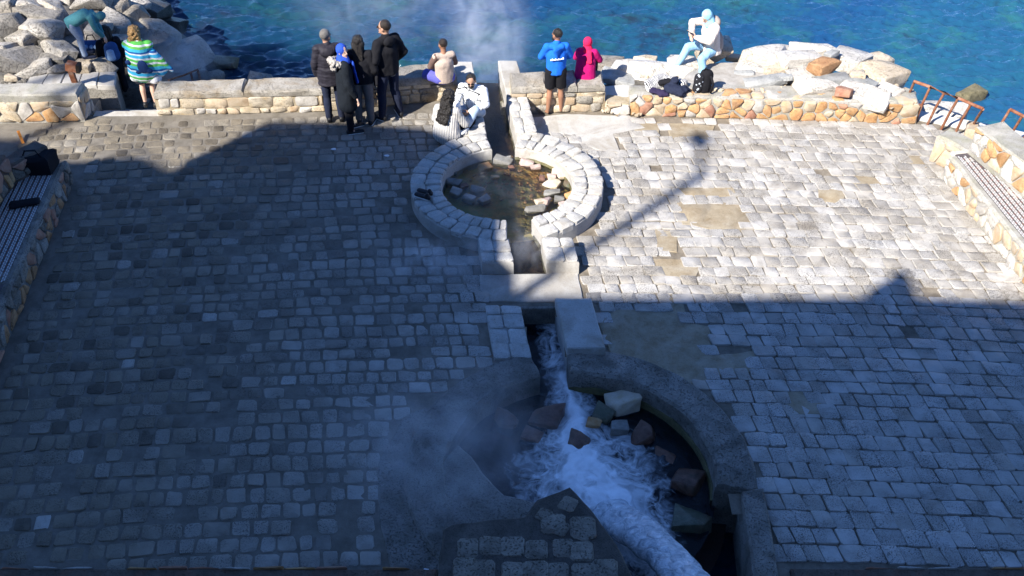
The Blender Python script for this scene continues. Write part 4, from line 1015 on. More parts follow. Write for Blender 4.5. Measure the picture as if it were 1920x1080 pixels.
# ------------------------------------------------------------------ benches with tiled seats
M['tile_white'] = mk_plain('glazed_white_tile', (.50, .49, .48), .4, .4, 30, .2)
M['grout'] = mk_plain('dark_grout', (.09, .075, .075), .9, nscale=12)
M['tile_red'] = mk_plain('dark_red_tile', (.17, .07, .055), .5, .4, 30, .2)
def bench(name, label, front, back, zb, seed, tile_ranges, mats, flip, mortar='wall_mortar_grey'):
    """front/back: seat edge lines (two world points, far then near) at height zb"""
    f0, f1 = [Vector(p[:2]) for p in front]; b0, b1 = [Vector(p[:2]) for p in back]
    r = random.Random(seed); d = (f1-f0).normalized(); nrm = Vector((d.y, -d.x)); 
    if nrm.dot((b0+b1)/2-(f0+f1)/2) > 0: nrm = -nrm
    rim = .1
    poly = [f0+nrm*rim, f1+nrm*rim, b1, b0]
    if SGN(poly) < 0: poly.reverse()
    o = bm_obj(name, rough_prism([tuple(p) for p in poly], -.1, zb, .14, .012, seed, edge=.04), M[mortar]); tag(o, label, 'bench')
    # rubble facing
    A, Bp = (f0+nrm*rim, f1+nrm*rim)
    if not flip: A, Bp = Bp, A
    O, U, N, L = frame(A, Bp)
    if N.dot(Vector((nrm.x, nrm.y, 0))) < 0: O, U, N, L = frame(Bp, A)
    face_stones(vor_cells(L, .0, zb-.04, r, .2), O, U, N, mats, o, r, gap=.025, out=(.01, .035))
    # mosaic
    aw, ar = Acc(), Acc(); Ls = (f1-f0).length; wd = min((b0-f0).length, (b1-f1).length)
    u = d; v = -nrm; n_u = int(Ls/.062); 
    for i in range(n_u):
        uu = i*.062
        if not any(t0 < uu/Ls < t1 for t0, t1 in tile_ranges): continue
        e0 = f0+u*uu; bb = b0+(b1-b0)*(uu/Ls); wloc = (bb-e0).length-.03; k = 0; vv = .012
        while vv < wloc-.03:
            red = k % 3 == 2; tw = .014 if red else .018
            if not (red and i % 2):
                p = e0+v*vv+u*(.031 if (k % 2) else 0)+u*r.uniform(-.003, .003); l = .046
                q = [p, p+u*l, p+u*l+v*tw, p+v*tw]; h = zb+.009
                vs = [Vector((a.x, a.y, zb-.005)) for a in q]+[Vector((a.x, a.y, h)) for a in q]
                (ar if red else aw).add((vs, [(4, 5, 6, 7), (0, 1, 5, 4), (1, 2, 6, 5), (2, 3, 7, 6), (3, 0, 4, 7)]))
            vv += tw+.011; k += 1
    ba = [f0+v*.004, f1+v*.004, f1+(b1-f1)*.93, f0+(b0-f0)*.93]
    obj('grout', mesh('grout', [(q.x, q.y, zb-.03) for q in ba]+[(q.x, q.y, zb+.003) for q in ba], [(4, 5, 6, 7), (0, 1, 5, 4), (1, 2, 6, 5), (2, 3, 7, 6), (3, 0, 4, 7)], M['grout']), o)
    for nm, a, m_ in (('seat_tiles', aw, M['tile_white']), ('seat_tiles', ar, M['tile_red'])):
        t = obj(nm, mesh(nm, a.v, a.f, m_), o); t['kind'] = 'stuff'
    return o
SB = .45
rb = bench('stone_bench', 'sunlit stone bench with white and red mosaic seat at right', (G(1791, 290, SB), G(1990, 535, SB)), (G(1815, 287, SB), G(1990, 430, SB)), SB, 5, [(.0, 1)], [M['rub_tan'], M['rub_grey'], M['rub_orange'], M['rock_pale'], M['rock_pale']], True)
r0, r1 = G(1815, 287, SB), G(1990, 430, SB)
rw_ = masonry('stone_wall', 'pale rubble back wall rising behind the sunlit bench at right', 'wall', r0[:2], r1[:2], .5, .95, lambda L, r: [c for c in vor_cells(L, .5, .92, r, .21)], [M['rub_orange'], M['rock_pale'], M['rub_tan'], M['rub_red'], M['rock_pale']], M['wall_mortar_grey'], 71, None, -.1)
e_ = masonry('stone_wall', 'low pale end wall between the sunlit bench and the railing', 'wall', G(1742, 300)[:2], r0[:2], .35, .5, lambda L, r: vor_cells(L, .0, .45, r, .22), [M['rub_orange'], M['rub_tan'], M['rock_pale']], M['wall_mortar_grey'], 72, None, -.1)
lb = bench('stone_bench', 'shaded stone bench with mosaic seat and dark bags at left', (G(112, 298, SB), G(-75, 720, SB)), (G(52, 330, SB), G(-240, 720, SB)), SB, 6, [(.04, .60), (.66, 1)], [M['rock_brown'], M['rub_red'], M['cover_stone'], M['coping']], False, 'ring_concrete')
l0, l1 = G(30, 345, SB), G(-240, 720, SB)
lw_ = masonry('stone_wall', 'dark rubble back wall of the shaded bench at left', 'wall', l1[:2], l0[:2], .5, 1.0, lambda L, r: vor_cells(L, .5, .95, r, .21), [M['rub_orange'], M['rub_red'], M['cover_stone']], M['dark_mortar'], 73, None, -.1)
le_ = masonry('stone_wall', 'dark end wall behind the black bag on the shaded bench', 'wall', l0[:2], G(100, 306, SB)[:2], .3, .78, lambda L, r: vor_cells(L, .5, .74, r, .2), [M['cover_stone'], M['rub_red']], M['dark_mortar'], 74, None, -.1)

# ------------------------------------------------------------------ railings and posts
def railing(name, label, bots, tops, zb, zt, lower=False):
    t = empty(name, G(*bots[0], zb), label, 'railing'); base = Vector(t.location)
    P = lambda v: Vector(v)-base
    A = [G(a, b, zb) for a, b in bots]; Bt = [G(a, b, zt) for a, b in tops]
    for a, b in zip(A, Bt): rod('post', [P(a-Vector((0, 0, .12))), P(a.lerp(b, .5)+Vector((rnd.uniform(-.01, .01), 0, 0))), P(b)], .023, M['rust'], t)
    rod('top_rail', [P(b+Vector((0, 0, rnd.uniform(-.012, .012)))) for b in Bt], .028, M['rust'], t)
    if lower: rod('lower_rail', [P(A[0].lerp(Bt[0], .3)), P(A[1].lerp(Bt[1], .42))], .018, M['rust'], t)
    return t
railing('rusty_railing', 'rusty six post railing along the right terrace edge', [(1697, 196), (1717, 223), (1739, 229), (1764, 239), (1789, 250), (1822, 236)], [(1715, 152), (1744, 164), (1771, 174), (1797, 184), (1821, 195), (1843, 205)], .05, .72, True)
railing('rusty_railing', 'rusty railing section cut by the right edge of the photo', [(1854, 270), (1881, 272), (1906, 274), (1935, 280)], [(1894, 205), (1918, 216), (1945, 228), (1972, 238)], .05, .72)
tag(bm_obj('post_footing', rough_prism([tuple(G(a, b, .1)[:2]) for a, b in ((1808, 252), (1832, 256), (1834, 236), (1812, 234))], -.6, .2, .1, .015, 3), M['rub_tan']), 'small rust stained concrete footing under the last railing post', 'footing')
sr = empty('stair_railing', G(325, 163, -.4), 'thin rusty handrail of the stairs beside the striped towel', 'railing'); b0_ = Vector(sr.location)
for (a, b, za), (c_, d_, zb_) in (((321, 165, -.3), (317, 150, .1)), ((365, 163, -.7), (358, 137, -.1)), ((379, 163, -.8), (371, 132, -.05))):
    rod('post', [G(a, b, za)-b0_-Vector((0, 0, .3)), G(c_, d_, zb_)-b0_], .022, M['rust'], sr)
rod('handrail', [G(316, 150, .1)-b0_, G(345, 141, .0)-b0_, G(371, 130, -.05)-b0_], .018, M['rust'], sr)
pp = empty('rusty_post', G(143, 158, .25), 'bent rusty iron post with square bracket on the walkway', 'post'); b0_ = Vector(pp.location)
pb = G(142, 158, .25)-b0_; pt_ = G(128, 120, .72)-b0_
obj('post', mesh('post', *box_vf(pb-Vector((0, 0, .05)), pt_, .09, .07, Vector((0, 1, 0))), M['rust']), pp)
obj('bracket', mesh('bracket', *box_vf(pt_+Vector((-.03, -.01, -.02)), pt_+Vector((.16, -.02, -.06)), .16, .13), M['rust']), pp)
obj('socket', mesh('socket', *box_vf(pt_+Vector((.15, -.03, -.05)), pt_+Vector((.21, -.03, -.06)), .15, .15), mk_plain('dark_iron', (.02, .015, .012), .8)), pp)
M['orange_paint'] = mk_plain('orange_paint', (.65, .22, .03), .6, nscale=20)
tag(obj('orange_stake', mesh('orange_stake', *box_vf(G(44, 270, 0), G(34, 246, .12), .045, .03), M['orange_paint'])), 'orange painted stake leaning at the left bench corner', 'stake')

# ------------------------------------------------------------------ cloth, skin and hair
M['skin'] = mk_plain('skin', (.42, .24, .16), .55, .35, 14, .06)
M['skin_dark'] = mk_plain('tanned_skin', (.30, .15, .09), .55, .35, 14, .06)
M['skin_pale'] = mk_plain('pale_skin', (.55, .36, .27), .55, .35, 14, .06)
def cloth(name, c, fine=60, var=.18, bump=.5, rough=.9): return mk_plain(name, c, rough, .15, fine, var, bump)
M['black'] = cloth('black_cloth', (.012, .012, .015)); M['parka'] = cloth('black_parka', (.010, .013, .018)); M['puffer'] = cloth('charcoal_puffer', (.024, .022, .03), 30, .2, .6, .6)
M['navy'] = cloth('navy_cloth', (.018, .023, .045)); M['grey_trousers'] = cloth('grey_trousers', (.17, .15, .14)); M['grey'] = cloth('grey_cloth', (.22, .22, .22))
M['beige'] = cloth('beige_knit', (.44, .35, .29)); M['brown'] = cloth('brown_sleeve', (.14, .09, .075)); M['purple'] = cloth('violet_shorts', (.10, .10, .38))
M['white_knit'] = None
M['blue_hood'] = cloth('bright_blue_sweat', (.015, .14, .62)); M['print'] = mk_plain('white_print', (.8, .8, .8), .7)
M['magenta'] = cloth('magenta_coat', (.42, .008, .12)); M['pinkred'] = cloth('red_pink_scarf', (.72, .02, .09)); M['royal'] = cloth('royal_blue_scarf', (.025, .075, .42))
M['sky_scarf'] = cloth('sky_blue_scarf', (.30, .58, .70)); M['cream'] = cloth('cream_jacket', (.68, .60, .54)); M['taupe'] = cloth('taupe_lining', (.33, .28, .25)); M['jeans'] = cloth('light_jeans', (.27, .47, .64)); M['pale_jeans'] = cloth('washed_jeans', (.36, .46, .60))
M['teal'] = cloth('teal_shirt', (.07, .22, .24)); M['leggings'] = cloth('pale_blue_trousers', (.25, .31, .42)); M['skirt'] = cloth('dark_skirt', (.02, .02, .03)); M['white'] = cloth('white_cloth', (.7, .7, .72)); M['backpack_blue'] = cloth('pale_blue_nylon', (.26, .40, .60)); M['deep_blue'] = cloth('dark_blue_nylon', (.03, .08, .22))
M['shoe_black'] = mk_plain('black_shoe', (.015, .015, .017), .5); M['sole'] = mk_plain('white_sole', (.7, .7, .68), .6); M['shoe_white'] = mk_plain('white_shoe', (.72, .71, .69), .6)
M['glass'] = mk_plain('dark_lens', (.006, .006, .008), .12, .5); M['eye'] = mk_plain('eye', (.02, .015, .012), .25, .5); M['lips'] = mk_plain('lips', (.32, .11, .09), .5)
M['fur'] = cloth('pale_fur', (.36, .33, .30), 50, .4, 1.0)
def hairmat(name, c, s_=30):
    b = NB(name); n = b.noise(s_, 4, .7, b.obj(), 1.5); c2 = tuple(x*.35 for x in c)
    b.pbr(b.mix(b.ramp(n, .35, .65), c2, c), .5, b.bump(n, .9, .02), .4); return b.m
M['hair_black'] = hairmat('black_hair', (.018, .014, .012)); M['hair_brown'] = hairmat('dark_brown_hair', (.03, .018, .012)); M['hair_grey'] = hairmat('grey_hair', (.24, .22, .20), 60); M['hair_blond'] = hairmat('blond_hair', (.46, .27, .10), 22)
def knit():
    b = NB('ribbed_white_knit'); x = b.xyz(b.obj()); wv = b.math('SINE', b.math('MULTIPLY', b.math('ADD', x[0], b.math('MULTIPLY', x[1], .6)), 190)); n = b.noise(40, 3, .6, b.obj())
    b.pbr(b.mix(b.ramp(wv, -1, 1), (.40, .38, .36), (.62, .60, .57)), .95, b.bump(b.math('ADD', wv, n), .6, .015), .1); return b.m
M['white_knit'] = knit()
def striped():
    b = NB('striped_beach_towel'); x = b.xyz(b.obj()); n = b.noise(3, 2, .5, b.obj())
    f = b.n('ShaderNodeMath', operation='FRACT'); b.l(b.math('MULTIPLY', b.math('ADD', x[2], b.math('ADD', b.math('MULTIPLY', n, .06), b.math('MULTIPLY', x[0], .12))), 3.1), f.inputs[0])
    o = b.n('ShaderNodeValToRGB'); o.color_ramp.interpolation = 'CONSTANT'; e = o.color_ramp.elements
    st = [(0, (.62, .66, .68)), (.10, (.10, .42, .08)), (.24, (.60, .64, .66)), (.34, (.05, .38, .62)), (.52, (.62, .66, .68)), (.60, (.02, .10, .30)), (.70, (.06, .42, .60)), (.86, (.14, .46, .10))]
    while len(e) < len(st): e.new(.5)
    for i, (p, c) in enumerate(st): e[i].position = p; e[i].color = (*c, 1)
    b.l(f.outputs[0], o.inputs[0]); fine = b.noise(90, 3, .6, b.obj())
    b.pbr(o.outputs[0], .95, b.bump(fine, .5, .01), .1); return b.m
M['towel'] = striped()
def lined():
    """white jacket with thin black diagonal lines"""
    b = NB('white_jacket_black_lines'); v = b.n('ShaderNodeTexVoronoi', feature='DISTANCE_TO_EDGE'); v.inputs['Scale'].default_value = 5.2; v.inputs['Randomness'].default_value = .8; b.l(b.obj(), v.inputs['Vector'])
    b.pbr(b.mix(b.ramp(v.outputs[0], .018, .03), (.015, .015, .02), (.74, .75, .76)), .9, b.bump(b.noise(60, 3, .6, b.obj()), .4, .01), .1); return b.m
M['lined'] = lined()

# ------------------------------------------------------------------ figures
TMP = bpy.data.scenes.new('tmp')
def capsule(p0, p1, r0, r1, lat=None, seg=12, flat=False):
    """tapered round-ended tube; r may be (across, deep) with lat giving the across direction"""
    p0, p1 = Vector(p0), Vector(p1); d = p1-p0; L = d.length; d = d/L if L > 1e-6 else Vector((0, 0, 1))
    u = Vector(lat)-d*Vector(lat).dot(d) if lat is not None else d.orthogonal(); u.normalize(); v = d.cross(u)
    a0, b0 = r0 if isinstance(r0, tuple) else (r0, r0); a1, b1 = r1 if isinstance(r1, tuple) else (r1, r1)
    vs = []; fs = []; rings = []
    def ring(c, a, b):
        i = len(vs); [vs.append(c+u*a*math.cos(2*math.pi*k/seg)+v*b*math.sin(2*math.pi*k/seg)) for k in range(seg)]; rings.append(i)
    m0, m1 = min(a0, b0), (.012 if flat else min(a1, b1))
    k1 = (1, .985, .96) if flat else (1, math.cos(R(30)), math.cos(R(60)))
    vs.append(p0-d*m0)
    for t in (-60, -30, 0): ring(p0+d*m0*math.sin(R(t)), a0*math.cos(R(t)), b0*math.cos(R(t)))
    for t, q in zip((0, 30, 60), k1): ring(p1+d*m1*math.sin(R(t)), a1*q, b1*q)
    vs.append(p1+d*m1); e = len(vs)-1
    for k in range(seg): fs.append((0, rings[0]+(k+1) % seg, rings[0]+k)); fs.append((e, rings[-1]+k, rings[-1]+(k+1) % seg))
    for a, b in zip(rings, rings[1:]):
        for k in range(seg): fs.append((a+k, a+(k+1) % seg, b+(k+1) % seg, b+k))
    return vs, fs
def ell(c, r, rot=None, nu=14, nv=9):
    vs = []; fs = []; c = Vector(c)
    P = lambda a, b: Vector((math.cos(a)*math.cos(b)*r[0], math.sin(a)*math.cos(b)*r[1], math.sin(b)*r[2]))
    vs.append(Vector((0, 0, -r[2])))
    for j in range(1, nv): [vs.append(P(2*math.pi*i/nu, -math.pi/2+math.pi*j/nv)) for i in range(nu)]
    vs.append(Vector((0, 0, r[2]))); e = len(vs)-1
    for i in range(nu): fs.append((0, 1+(i+1) % nu, 1+i)); fs.append((e, e-nu+i, e-nu+(i+1) % nu))
    for j in range(nv-2):
        for i in range(nu): a = 1+j*nu; fs.append((a+i, a+(i+1) % nu, a+nu+(i+1) % nu, a+nu+i))
    return [c+(rot @ v if rot is not None else v) for v in vs], fs
def blob(name, prims, mat, voxel=.015, smooth=3, wrinkle=.0, wscale=9, extra=None, seed=0, stretch=(1, 1, 1)):
    """one continuous skin over the given tapered shapes"""
    a = Acc(); [a.add(p) for p in prims]
    me0 = bpy.data.meshes.new('tmp'); me0.from_pydata([tuple(v) for v in a.v], [], a.f); me0.update()
    o = bpy.data.objects.new('tmp', me0); TMP.collection.objects.link(o)
    md = o.modifiers.new('r', 'REMESH'); md.mode = 'VOXEL'; md.voxel_size = voxel; md.use_smooth_shade = True
    sm = o.modifiers.new('s', 'SMOOTH'); sm.factor = .5; sm.iterations = smooth
    vl = TMP.view_layers[0]; vl.update(); ev = o.evaluated_get(vl.depsgraph)
    me = bpy.data.meshes.new_from_object(ev); me.name = name
    bpy.data.objects.remove(o); bpy.data.meshes.remove(me0)
    if wrinkle:
        nrm = [v.normal.copy() for v in me.vertices]
        for v, n in zip(me.vertices, nrm):
            q = Vector((v.co.x*wscale*stretch[0], v.co.y*wscale*stretch[1], v.co.z*wscale*stretch[2]))+Vector((seed, 0, 0))
            v.co += n*wrinkle*(noise.noise(q)+.5*noise.noise(q*2.3)+.6*abs(noise.noise(q*1.4+Vector((0, 0, 7)))))
    if extra:
        bm = bmesh.new(); bm.from_mesh(me)
        for vs, fs in extra:
            q = [bm.verts.new(v) for v in vs]
            for f in fs: bm.faces.new([q[i] for i in f])
        bm.to_mesh(me); bm.free()
    me.materials.clear(); me.materials.append(mat); me.shade_smooth(); me.update()
    return me
BASE = dict(pelvis=(0, 0, .96), chest=(0, .0, 1.27), neck=(0, -.01, 1.47), head=(0, .02, 1.635),
            sh_l=(-.17, -.01, 1.42), sh_r=(.17, -.01, 1.42), el_l=(-.245, -.03, 1.14), el_r=(.245, -.03, 1.14), wr_l=(-.25, .04, .90), wr_r=(.25, .04, .90),
            hip_l=(-.095, 0, .93), hip_r=(.095, 0, .93), kn_l=(-.105, .02, .50), kn_r=(.105, .02, .50), an_l=(-.11, -.02, .09), an_r=(.11, -.02, .09), to_l=(-.13, .13, .035), to_r=(.13, .13, .035))
def hand_prims(wr, el, curl=.5, palm_n=None):
    """palm capsule for the skin plus five separate fingers"""
    wr, el = Vector(wr), Vector(el); d = (wr-el).normalized(); s_ = d.cross(Vector((0, 1, 0)) if palm_n is None else Vector(palm_n)).normalized(); n = s_.cross(d)
    palm = capsule(wr, wr+d*.075, (.03, .018), (.042, .016), s_); fing = []
    for k, l in zip((-1.5, -.5, .5, 1.5), (.062, .078, .082, .07)):
        b = wr+d*.095+s_*k*.021; m_ = b+(d*math.cos(curl*.6)-n*math.sin(curl*.6))*l*.55; t = m_+(d*math.cos(curl*1.5)-n*math.sin(curl*1.5))*l*.5
        fing += [capsule(b-d*.02, m_, .0095, .0085, None, 6), capsule(m_, t, .0085, .007, None, 6)]
    b = wr+d*.03+s_*.03; m_ = b+(d*.6+s_*.75-n*.2).normalized()*.04; t = m_+(d*.95+s_*.2-n*.3).normalized()*.035
    fing += [capsule(b, m_, .012, .010, None, 6), capsule(m_, t, .010, .008, None, 6)]
    return palm, fing
class Person:
    def __init__(s, label, loc, yaw, h, J=None, skin='skin', head_yaw=0, head_pitch=0, hands=(True, True), bare_feet=False, beard=False, skin_r=1.0, group=None):
        k = h/1.75; s.k = k; s.J = {a: Vector(b) for a, b in BASE.items()}
        for a, b in (J or {}).items(): s.J[a] = Vector(b)
        s.J = {a: b*k for a, b in s.J.items()}
        s.hr = Matrix.Rotation(R(head_yaw), 3, 'Z') @ Matrix.Rotation(R(head_pitch), 3, 'X')
        J = s.J; s.hc = J['head']
        W = lambda v: s.hc+s.hr @ (Vector(v)*k)
        pr = [ell(W((0, -.012, .02)), (.078*k, .096*k, .105*k), s.hr), ell(W((0, .022, -.055)), (.058*k, .066*k, .062*k), s.hr), capsule(W((0, .085, .012)), W((0, .104, -.022)), .011*k, .016*k), ell(W((0, .08, -.098)), (.022*k, .02*k, .018*k), s.hr),
              ell(W((-.08, -.005, -.012)), (.012*k, .022*k, .034*k), s.hr), ell(W((.08, -.005, -.012)), (.012*k, .022*k, .034*k), s.hr),
              capsule(J['neck']-Vector((0, 0, .06*k)), W((0, -.02, -.05)), .058*k, .054*k)]
        lat = (J['sh_r']-J['sh_l']).normalized(); hl = (J['hip_r']-J['hip_l']).normalized()
        pr += [capsule(J['pelvis'], J['chest'], (.14*k, .10*k), (.15*k, .10*k), lat), capsule(J['chest'], J['neck'], (.15*k, .09*k), .06*k, lat), capsule(J['sh_l'], J['sh_r'], .055*k, .055*k)]
        ex = []
        for q, hv in (('l', hands[0]), ('r', hands[1])):
            pr += [capsule(J['sh_'+q], J['el_'+q], .05*k, .04*k), capsule(J['el_'+q], J['wr_'+q], .042*k, .027*k)]
            if hv:
                p, f = hand_prims(J['wr_'+q], J['el_'+q], .6); pr.append(p); ex += f
            pr += [capsule(J['pelvis'].lerp(J['hip_'+q], .7), J['hip_'+q], .09*k, .09*k), capsule(J['hip_'+q], J['kn_'+q], .078*k, .053*k)]
            kn, an = J['kn_'+q], J['an_'+q]; back = Vector((0, -.02*k, 0)) if abs(kn.z-an.z) > .2*k else Vector((0, 0, 0))
            calf = kn.lerp(an, .32)+back
            pr += [capsule(kn, calf, .052*k, .056*k), capsule(calf, an, .055*k, .034*k)]
            to = J['to_'+q]; pr += [capsule(an-Vector((0, 0, .03*k)), to, .034*k, (.044*k, .022*k), lat)]
            if bare_feet:
                fd = (to-an); fd.z = 0; fd.normalize(); sd_ = Vector((fd.y, -fd.x, 0))
                for t in range(5):
                    b = to+sd_*((t-2)*.018*k)+fd*.03*k; ex.append(capsule(b, b+fd*(.035-.004*abs(t-1))*k, .0105*k, .009*k, None, 6))
        s.o = obj('person', blob('person', pr, M[skin], .0125, 2, extra=ex), None, loc); s.o.rotation_euler = (0, 0, R(yaw)); tag(s.o, label, 'person', group)
        s.W = W; s.lat = lat; s.skin = skin
    def part(s, name, prims, mat, wr=.006, ws=9, voxel=.015, smooth=3, stretch=(1, 1, .6), parent=None, label=None):
        o = obj(name, blob(name, prims, M[mat], voxel, smooth, wr, ws, None, len(name)*1.7, stretch), parent or s.o)
        if label: o['label'] = label
        return o
    def face(s, glasses=False, eyes=True):
        if eyes and not glasses:
            for e in (-1, 1): s.part('eye', [ell(s.W((e*.031, .083, .012)), (.012, .008, .008), s.hr, 8, 6)], 'eye', 0, voxel=.004, smooth=0)
        if glasses:
            g = [ell(s.W((e*.034, .096, .008)), (.028, .009, .021), s.hr, 10, 6) for e in (-1, 1)]+[capsule(s.W((-.02, .1, .014)), s.W((.02, .1, .014)), .004, .004, None, 6)]
            g += [capsule(s.W((e*.06, .09, .014)), s.W((e*.084, .0, .008)), .004, .004, None, 6) for e in (-1, 1)]
            s.part('sunglasses', g, 'glass', 0, voxel=.004, smooth=1)
        s.part('mouth', [ell(s.W((0, .088, -.062)), (.022, .008, .007), s.hr, 8, 6)], 'lips', 0, voxel=.004, smooth=0)
    def top(s, mat, name='jacket', fat=1.0, hem=.0, sleeve=1.0, sleeve_mat=None, hemw=1.0, wr=.008, ws=9, collar=True, stretch=(1, 1, .6), flat=True):
        J, k = s.J, s.k; f = fat; dn = (J['pelvis']-J['chest']).normalized(); up = -dn
        pr = [capsule(J['chest'], J['pelvis']+dn*(hem+(.075 if flat else -.03))*k, (.178*f*k, .122*f*k), (.168*f*hemw*k, .125*f*hemw*k), s.lat, 16, flat),
              capsule(J['chest'], J['chest'].lerp(J['neck'], .72), (.175*f*k, .115*f*k), (.10*k, .075*k), s.lat),
              capsule(J['sh_l'], J['sh_r'], .068*f*k, .068*f*k)]
        if collar: pr.append(capsule(J['neck']-up*.05*k, J['neck']+up*.02*k, .075*k, .072*k))
        arms = []
        for q in 'lr':
            a, b_, c_ = J['sh_'+q], J['el_'+q], J['wr_'+q]
            arms.append(capsule(a, b_, .068*f*k, .058*f*k))
            if sleeve > .5: arms.append(capsule(b_, b_.lerp(c_, (sleeve-.5)*2*.94), .058*f*k, .045*f*k))
        if sleeve_mat:
            o = s.part(name, pr, mat, wr, ws, stretch=stretch)
            for a in (arms[:len(arms)//2], arms[len(arms)//2:]): s.part('sleeve', a, sleeve_mat, wr, ws, stretch=stretch)
            return o
        return s.part(name, pr+arms, mat, wr, ws, stretch=stretch)
    def legs(s, mat, name='trousers', fat=1.0, length=1.0, wr=.007, ws=10):
        J, k, f = s.J, s.k, fat; hl = (J['hip_r']-J['hip_l']).normalized()
        pr = [capsule(J['hip_l'].lerp(J['pelvis'], .6), J['hip_r'].lerp(J['pelvis'], .6), .115*f*k, .115*f*k), capsule(J['pelvis'], J['pelvis'].lerp(J['chest'], .3), (.155*k, .115*k), (.15*k, .11*k), hl)]
        for q in 'lr':
            pr.append(capsule(J['hip_'+q], J['hip_'+q].lerp(J['kn_'+q], min(1, length*2)), (.102)*f*k, (.074 if length >= .5 else .088)*f*k, None, 12, length < .5))
            if length > .5: c_ = J['kn_'+q].lerp(J['an_'+q], .35)+Vector((0, -.018*k, 0)); e_ = J['kn_'+q].lerp(J['an_'+q], (length-.5)*2*.97); pr += [capsule(J['kn_'+q], c_, .073*f*k, .073*f*k), capsule(c_, e_, .073*f*k, .06*f*k)]
        return s.part(name, pr, mat, wr, ws)
    def shoes(s, mat='shoe_black', sole='sole'):
        J, k = s.J, s.k
        for q in 'lr':
            an, to = J['an_'+q], J['to_'+q]; d = to-an; fl = Vector((d.x, d.y, 0)); 
            if fl.length < .02: fl = Vector((0, .1, 0))
            fl.normalize(); heel = an-fl*.045*k+Vector((0, 0, -.045*k)); tip = to+fl*.075*k
            side = Vector((fl.y, -fl.x, 0))
            sh = s.part('shoe', [capsule(heel, tip, (.043*k, .04*k), (.046*k, .03*k), side), capsule(an, heel+Vector((0, 0, .02*k)), .047*k, .045*k)], mat, 0, voxel=.01, smooth=2)
            sdn = Vector((0, 0, -.03*k)); s.part('sole', [capsule(heel+sdn, tip+sdn*.7, (.046*k, .014*k), (.048*k, .014*k), side)], sole, 0, voxel=.008, smooth=1, parent=sh)
    def hair(s, mat, long=0, vol=1.0, curly=0, down=None):
        W, k = s.W, s.k
        pr = [ell(W((0, -.026, .04)), (.088*k*vol, .096*k*vol, .098*k*vol), s.hr)]
        if long:
            dn = Vector(down) if down else Vector((0, -.05, -1))
            a = W((0, -.065, .0)); b_ = a+dn.normalized()*long*k
            pr += [capsule(a, b_, ((.10-.012*curly)*vol*k, (.055+.01*curly)*vol*k), ((.085+.03*curly)*vol*k, (.03+.015*curly)*k), (s.hr @ Vector((1, 0, 0)))),
                   capsule(W((-.075, -.01, .0)), W((-.085, -.02, -.02))+dn.normalized()*long*.6*k, .03*vol*k, .02*k), capsule(W((.075, -.01, .0)), W((.085, -.02, -.02))+dn.normalized()*long*.6*k, .03*vol*k, .02*k)]
        return s.part('hair', pr, mat, (.012+.010*curly) if long else .004, 26 if curly else 22, voxel=.011, smooth=1, stretch=(1, 1, .9 if curly else .25))
    def scarf(s, mat, name='headscarf', tail=None):
        W, k, J = s.W, s.k, s.J
        pr = [ell(W((0, -.03, .025)), (.098*k, .106*k, .118*k), s.hr), capsule(W((0, -.035, -.06)), J['neck']+Vector((0, .0, -.03*k)), (.092*k, .085*k), (.13*k, .11*k), s.lat),
              capsule(W((0, .03, -.12)), W((0, .05, -.17)), .07*k, .085*k)]
        if tail: pr.append(capsule(*[Vector(t)*k for t in tail[:2]], (.055*k, .025*k), (.07*k, .022*k), tail[2] if len(tail) > 2 else s.lat))
        return s.part(name, pr, mat, .007, 12, voxel=.012, smooth=2)

def feet_at(px, py, z=0): return G(px, py, z)
# 1 older man in the charcoal puffer
p = Person('grey haired man in charcoal padded jacket seen from behind, leftmost of the standing group', feet_at(630, 226), 8, 1.72, dict(wr_l=(-.24, .05, .92), wr_r=(.22, .12, .95)), head_yaw=-42, hands=(False, False))
p.top('puffer', 'padded_jacket', 1.26, .12, hemw=1.05, wr=.016, ws=13, stretch=(.25, .25, 1.5)); p.legs('navy'); p.shoes('shoe_black', 'shoe_black'); p.hair('hair_grey'); p.face()
p.part('hood', [capsule(p.J['neck']+Vector((-.10, -.05, -.02)), p.J['neck']+Vector((.10, -.05, -.02)), (.07, .06), (.07, .06)), ell(p.J['neck']+Vector((0, -.11, -.07)), (.13, .06, .09))], 'puffer', .01, 12)
# 2 woman in blue hijab and black parka
p = Person('smiling woman in royal blue headscarf and long black parka with fur hood', feet_at(657, 246), -66, 1.62, dict(wr_r=(.27, .10, .84), el_r=(.26, -.02, 1.12), wr_l=(-.1, .24, 1.1), el_l=(-.24, .06, 1.12), an_l=(-.09, .06, .09), to_l=(-.1, .21, .035)), 'skin_pale', head_yaw=-62, hands=(True, True))
p.top('parka', 'parka', 1.2, .36, hemw=1.12, wr=.011, ws=8); p.legs('black'); p.shoes(); p.face(); p.scarf('royal', tail=((.05, .16, 1.42), (.06, .21, 1.02)))
p.part('fur_hood', [capsule(p.J['neck']+Vector((-.12, -.06, -.03)), p.J['neck']+Vector((-.08, -.17, -.0)), .045, .05), capsule(p.J['neck']+Vector((-.08, -.17, .0)), p.J['neck']+Vector((.08, -.17, .02)), .055, .055), capsule(p.J['neck']+Vector((.08, -.17, .02)), p.J['neck']+Vector((.12, -.06, -.03)), .05, .04), ell(p.J['neck']+Vector((0, -.15, -.07)), (.1, .05, .08))], 'fur', .03, 34, smooth=1)
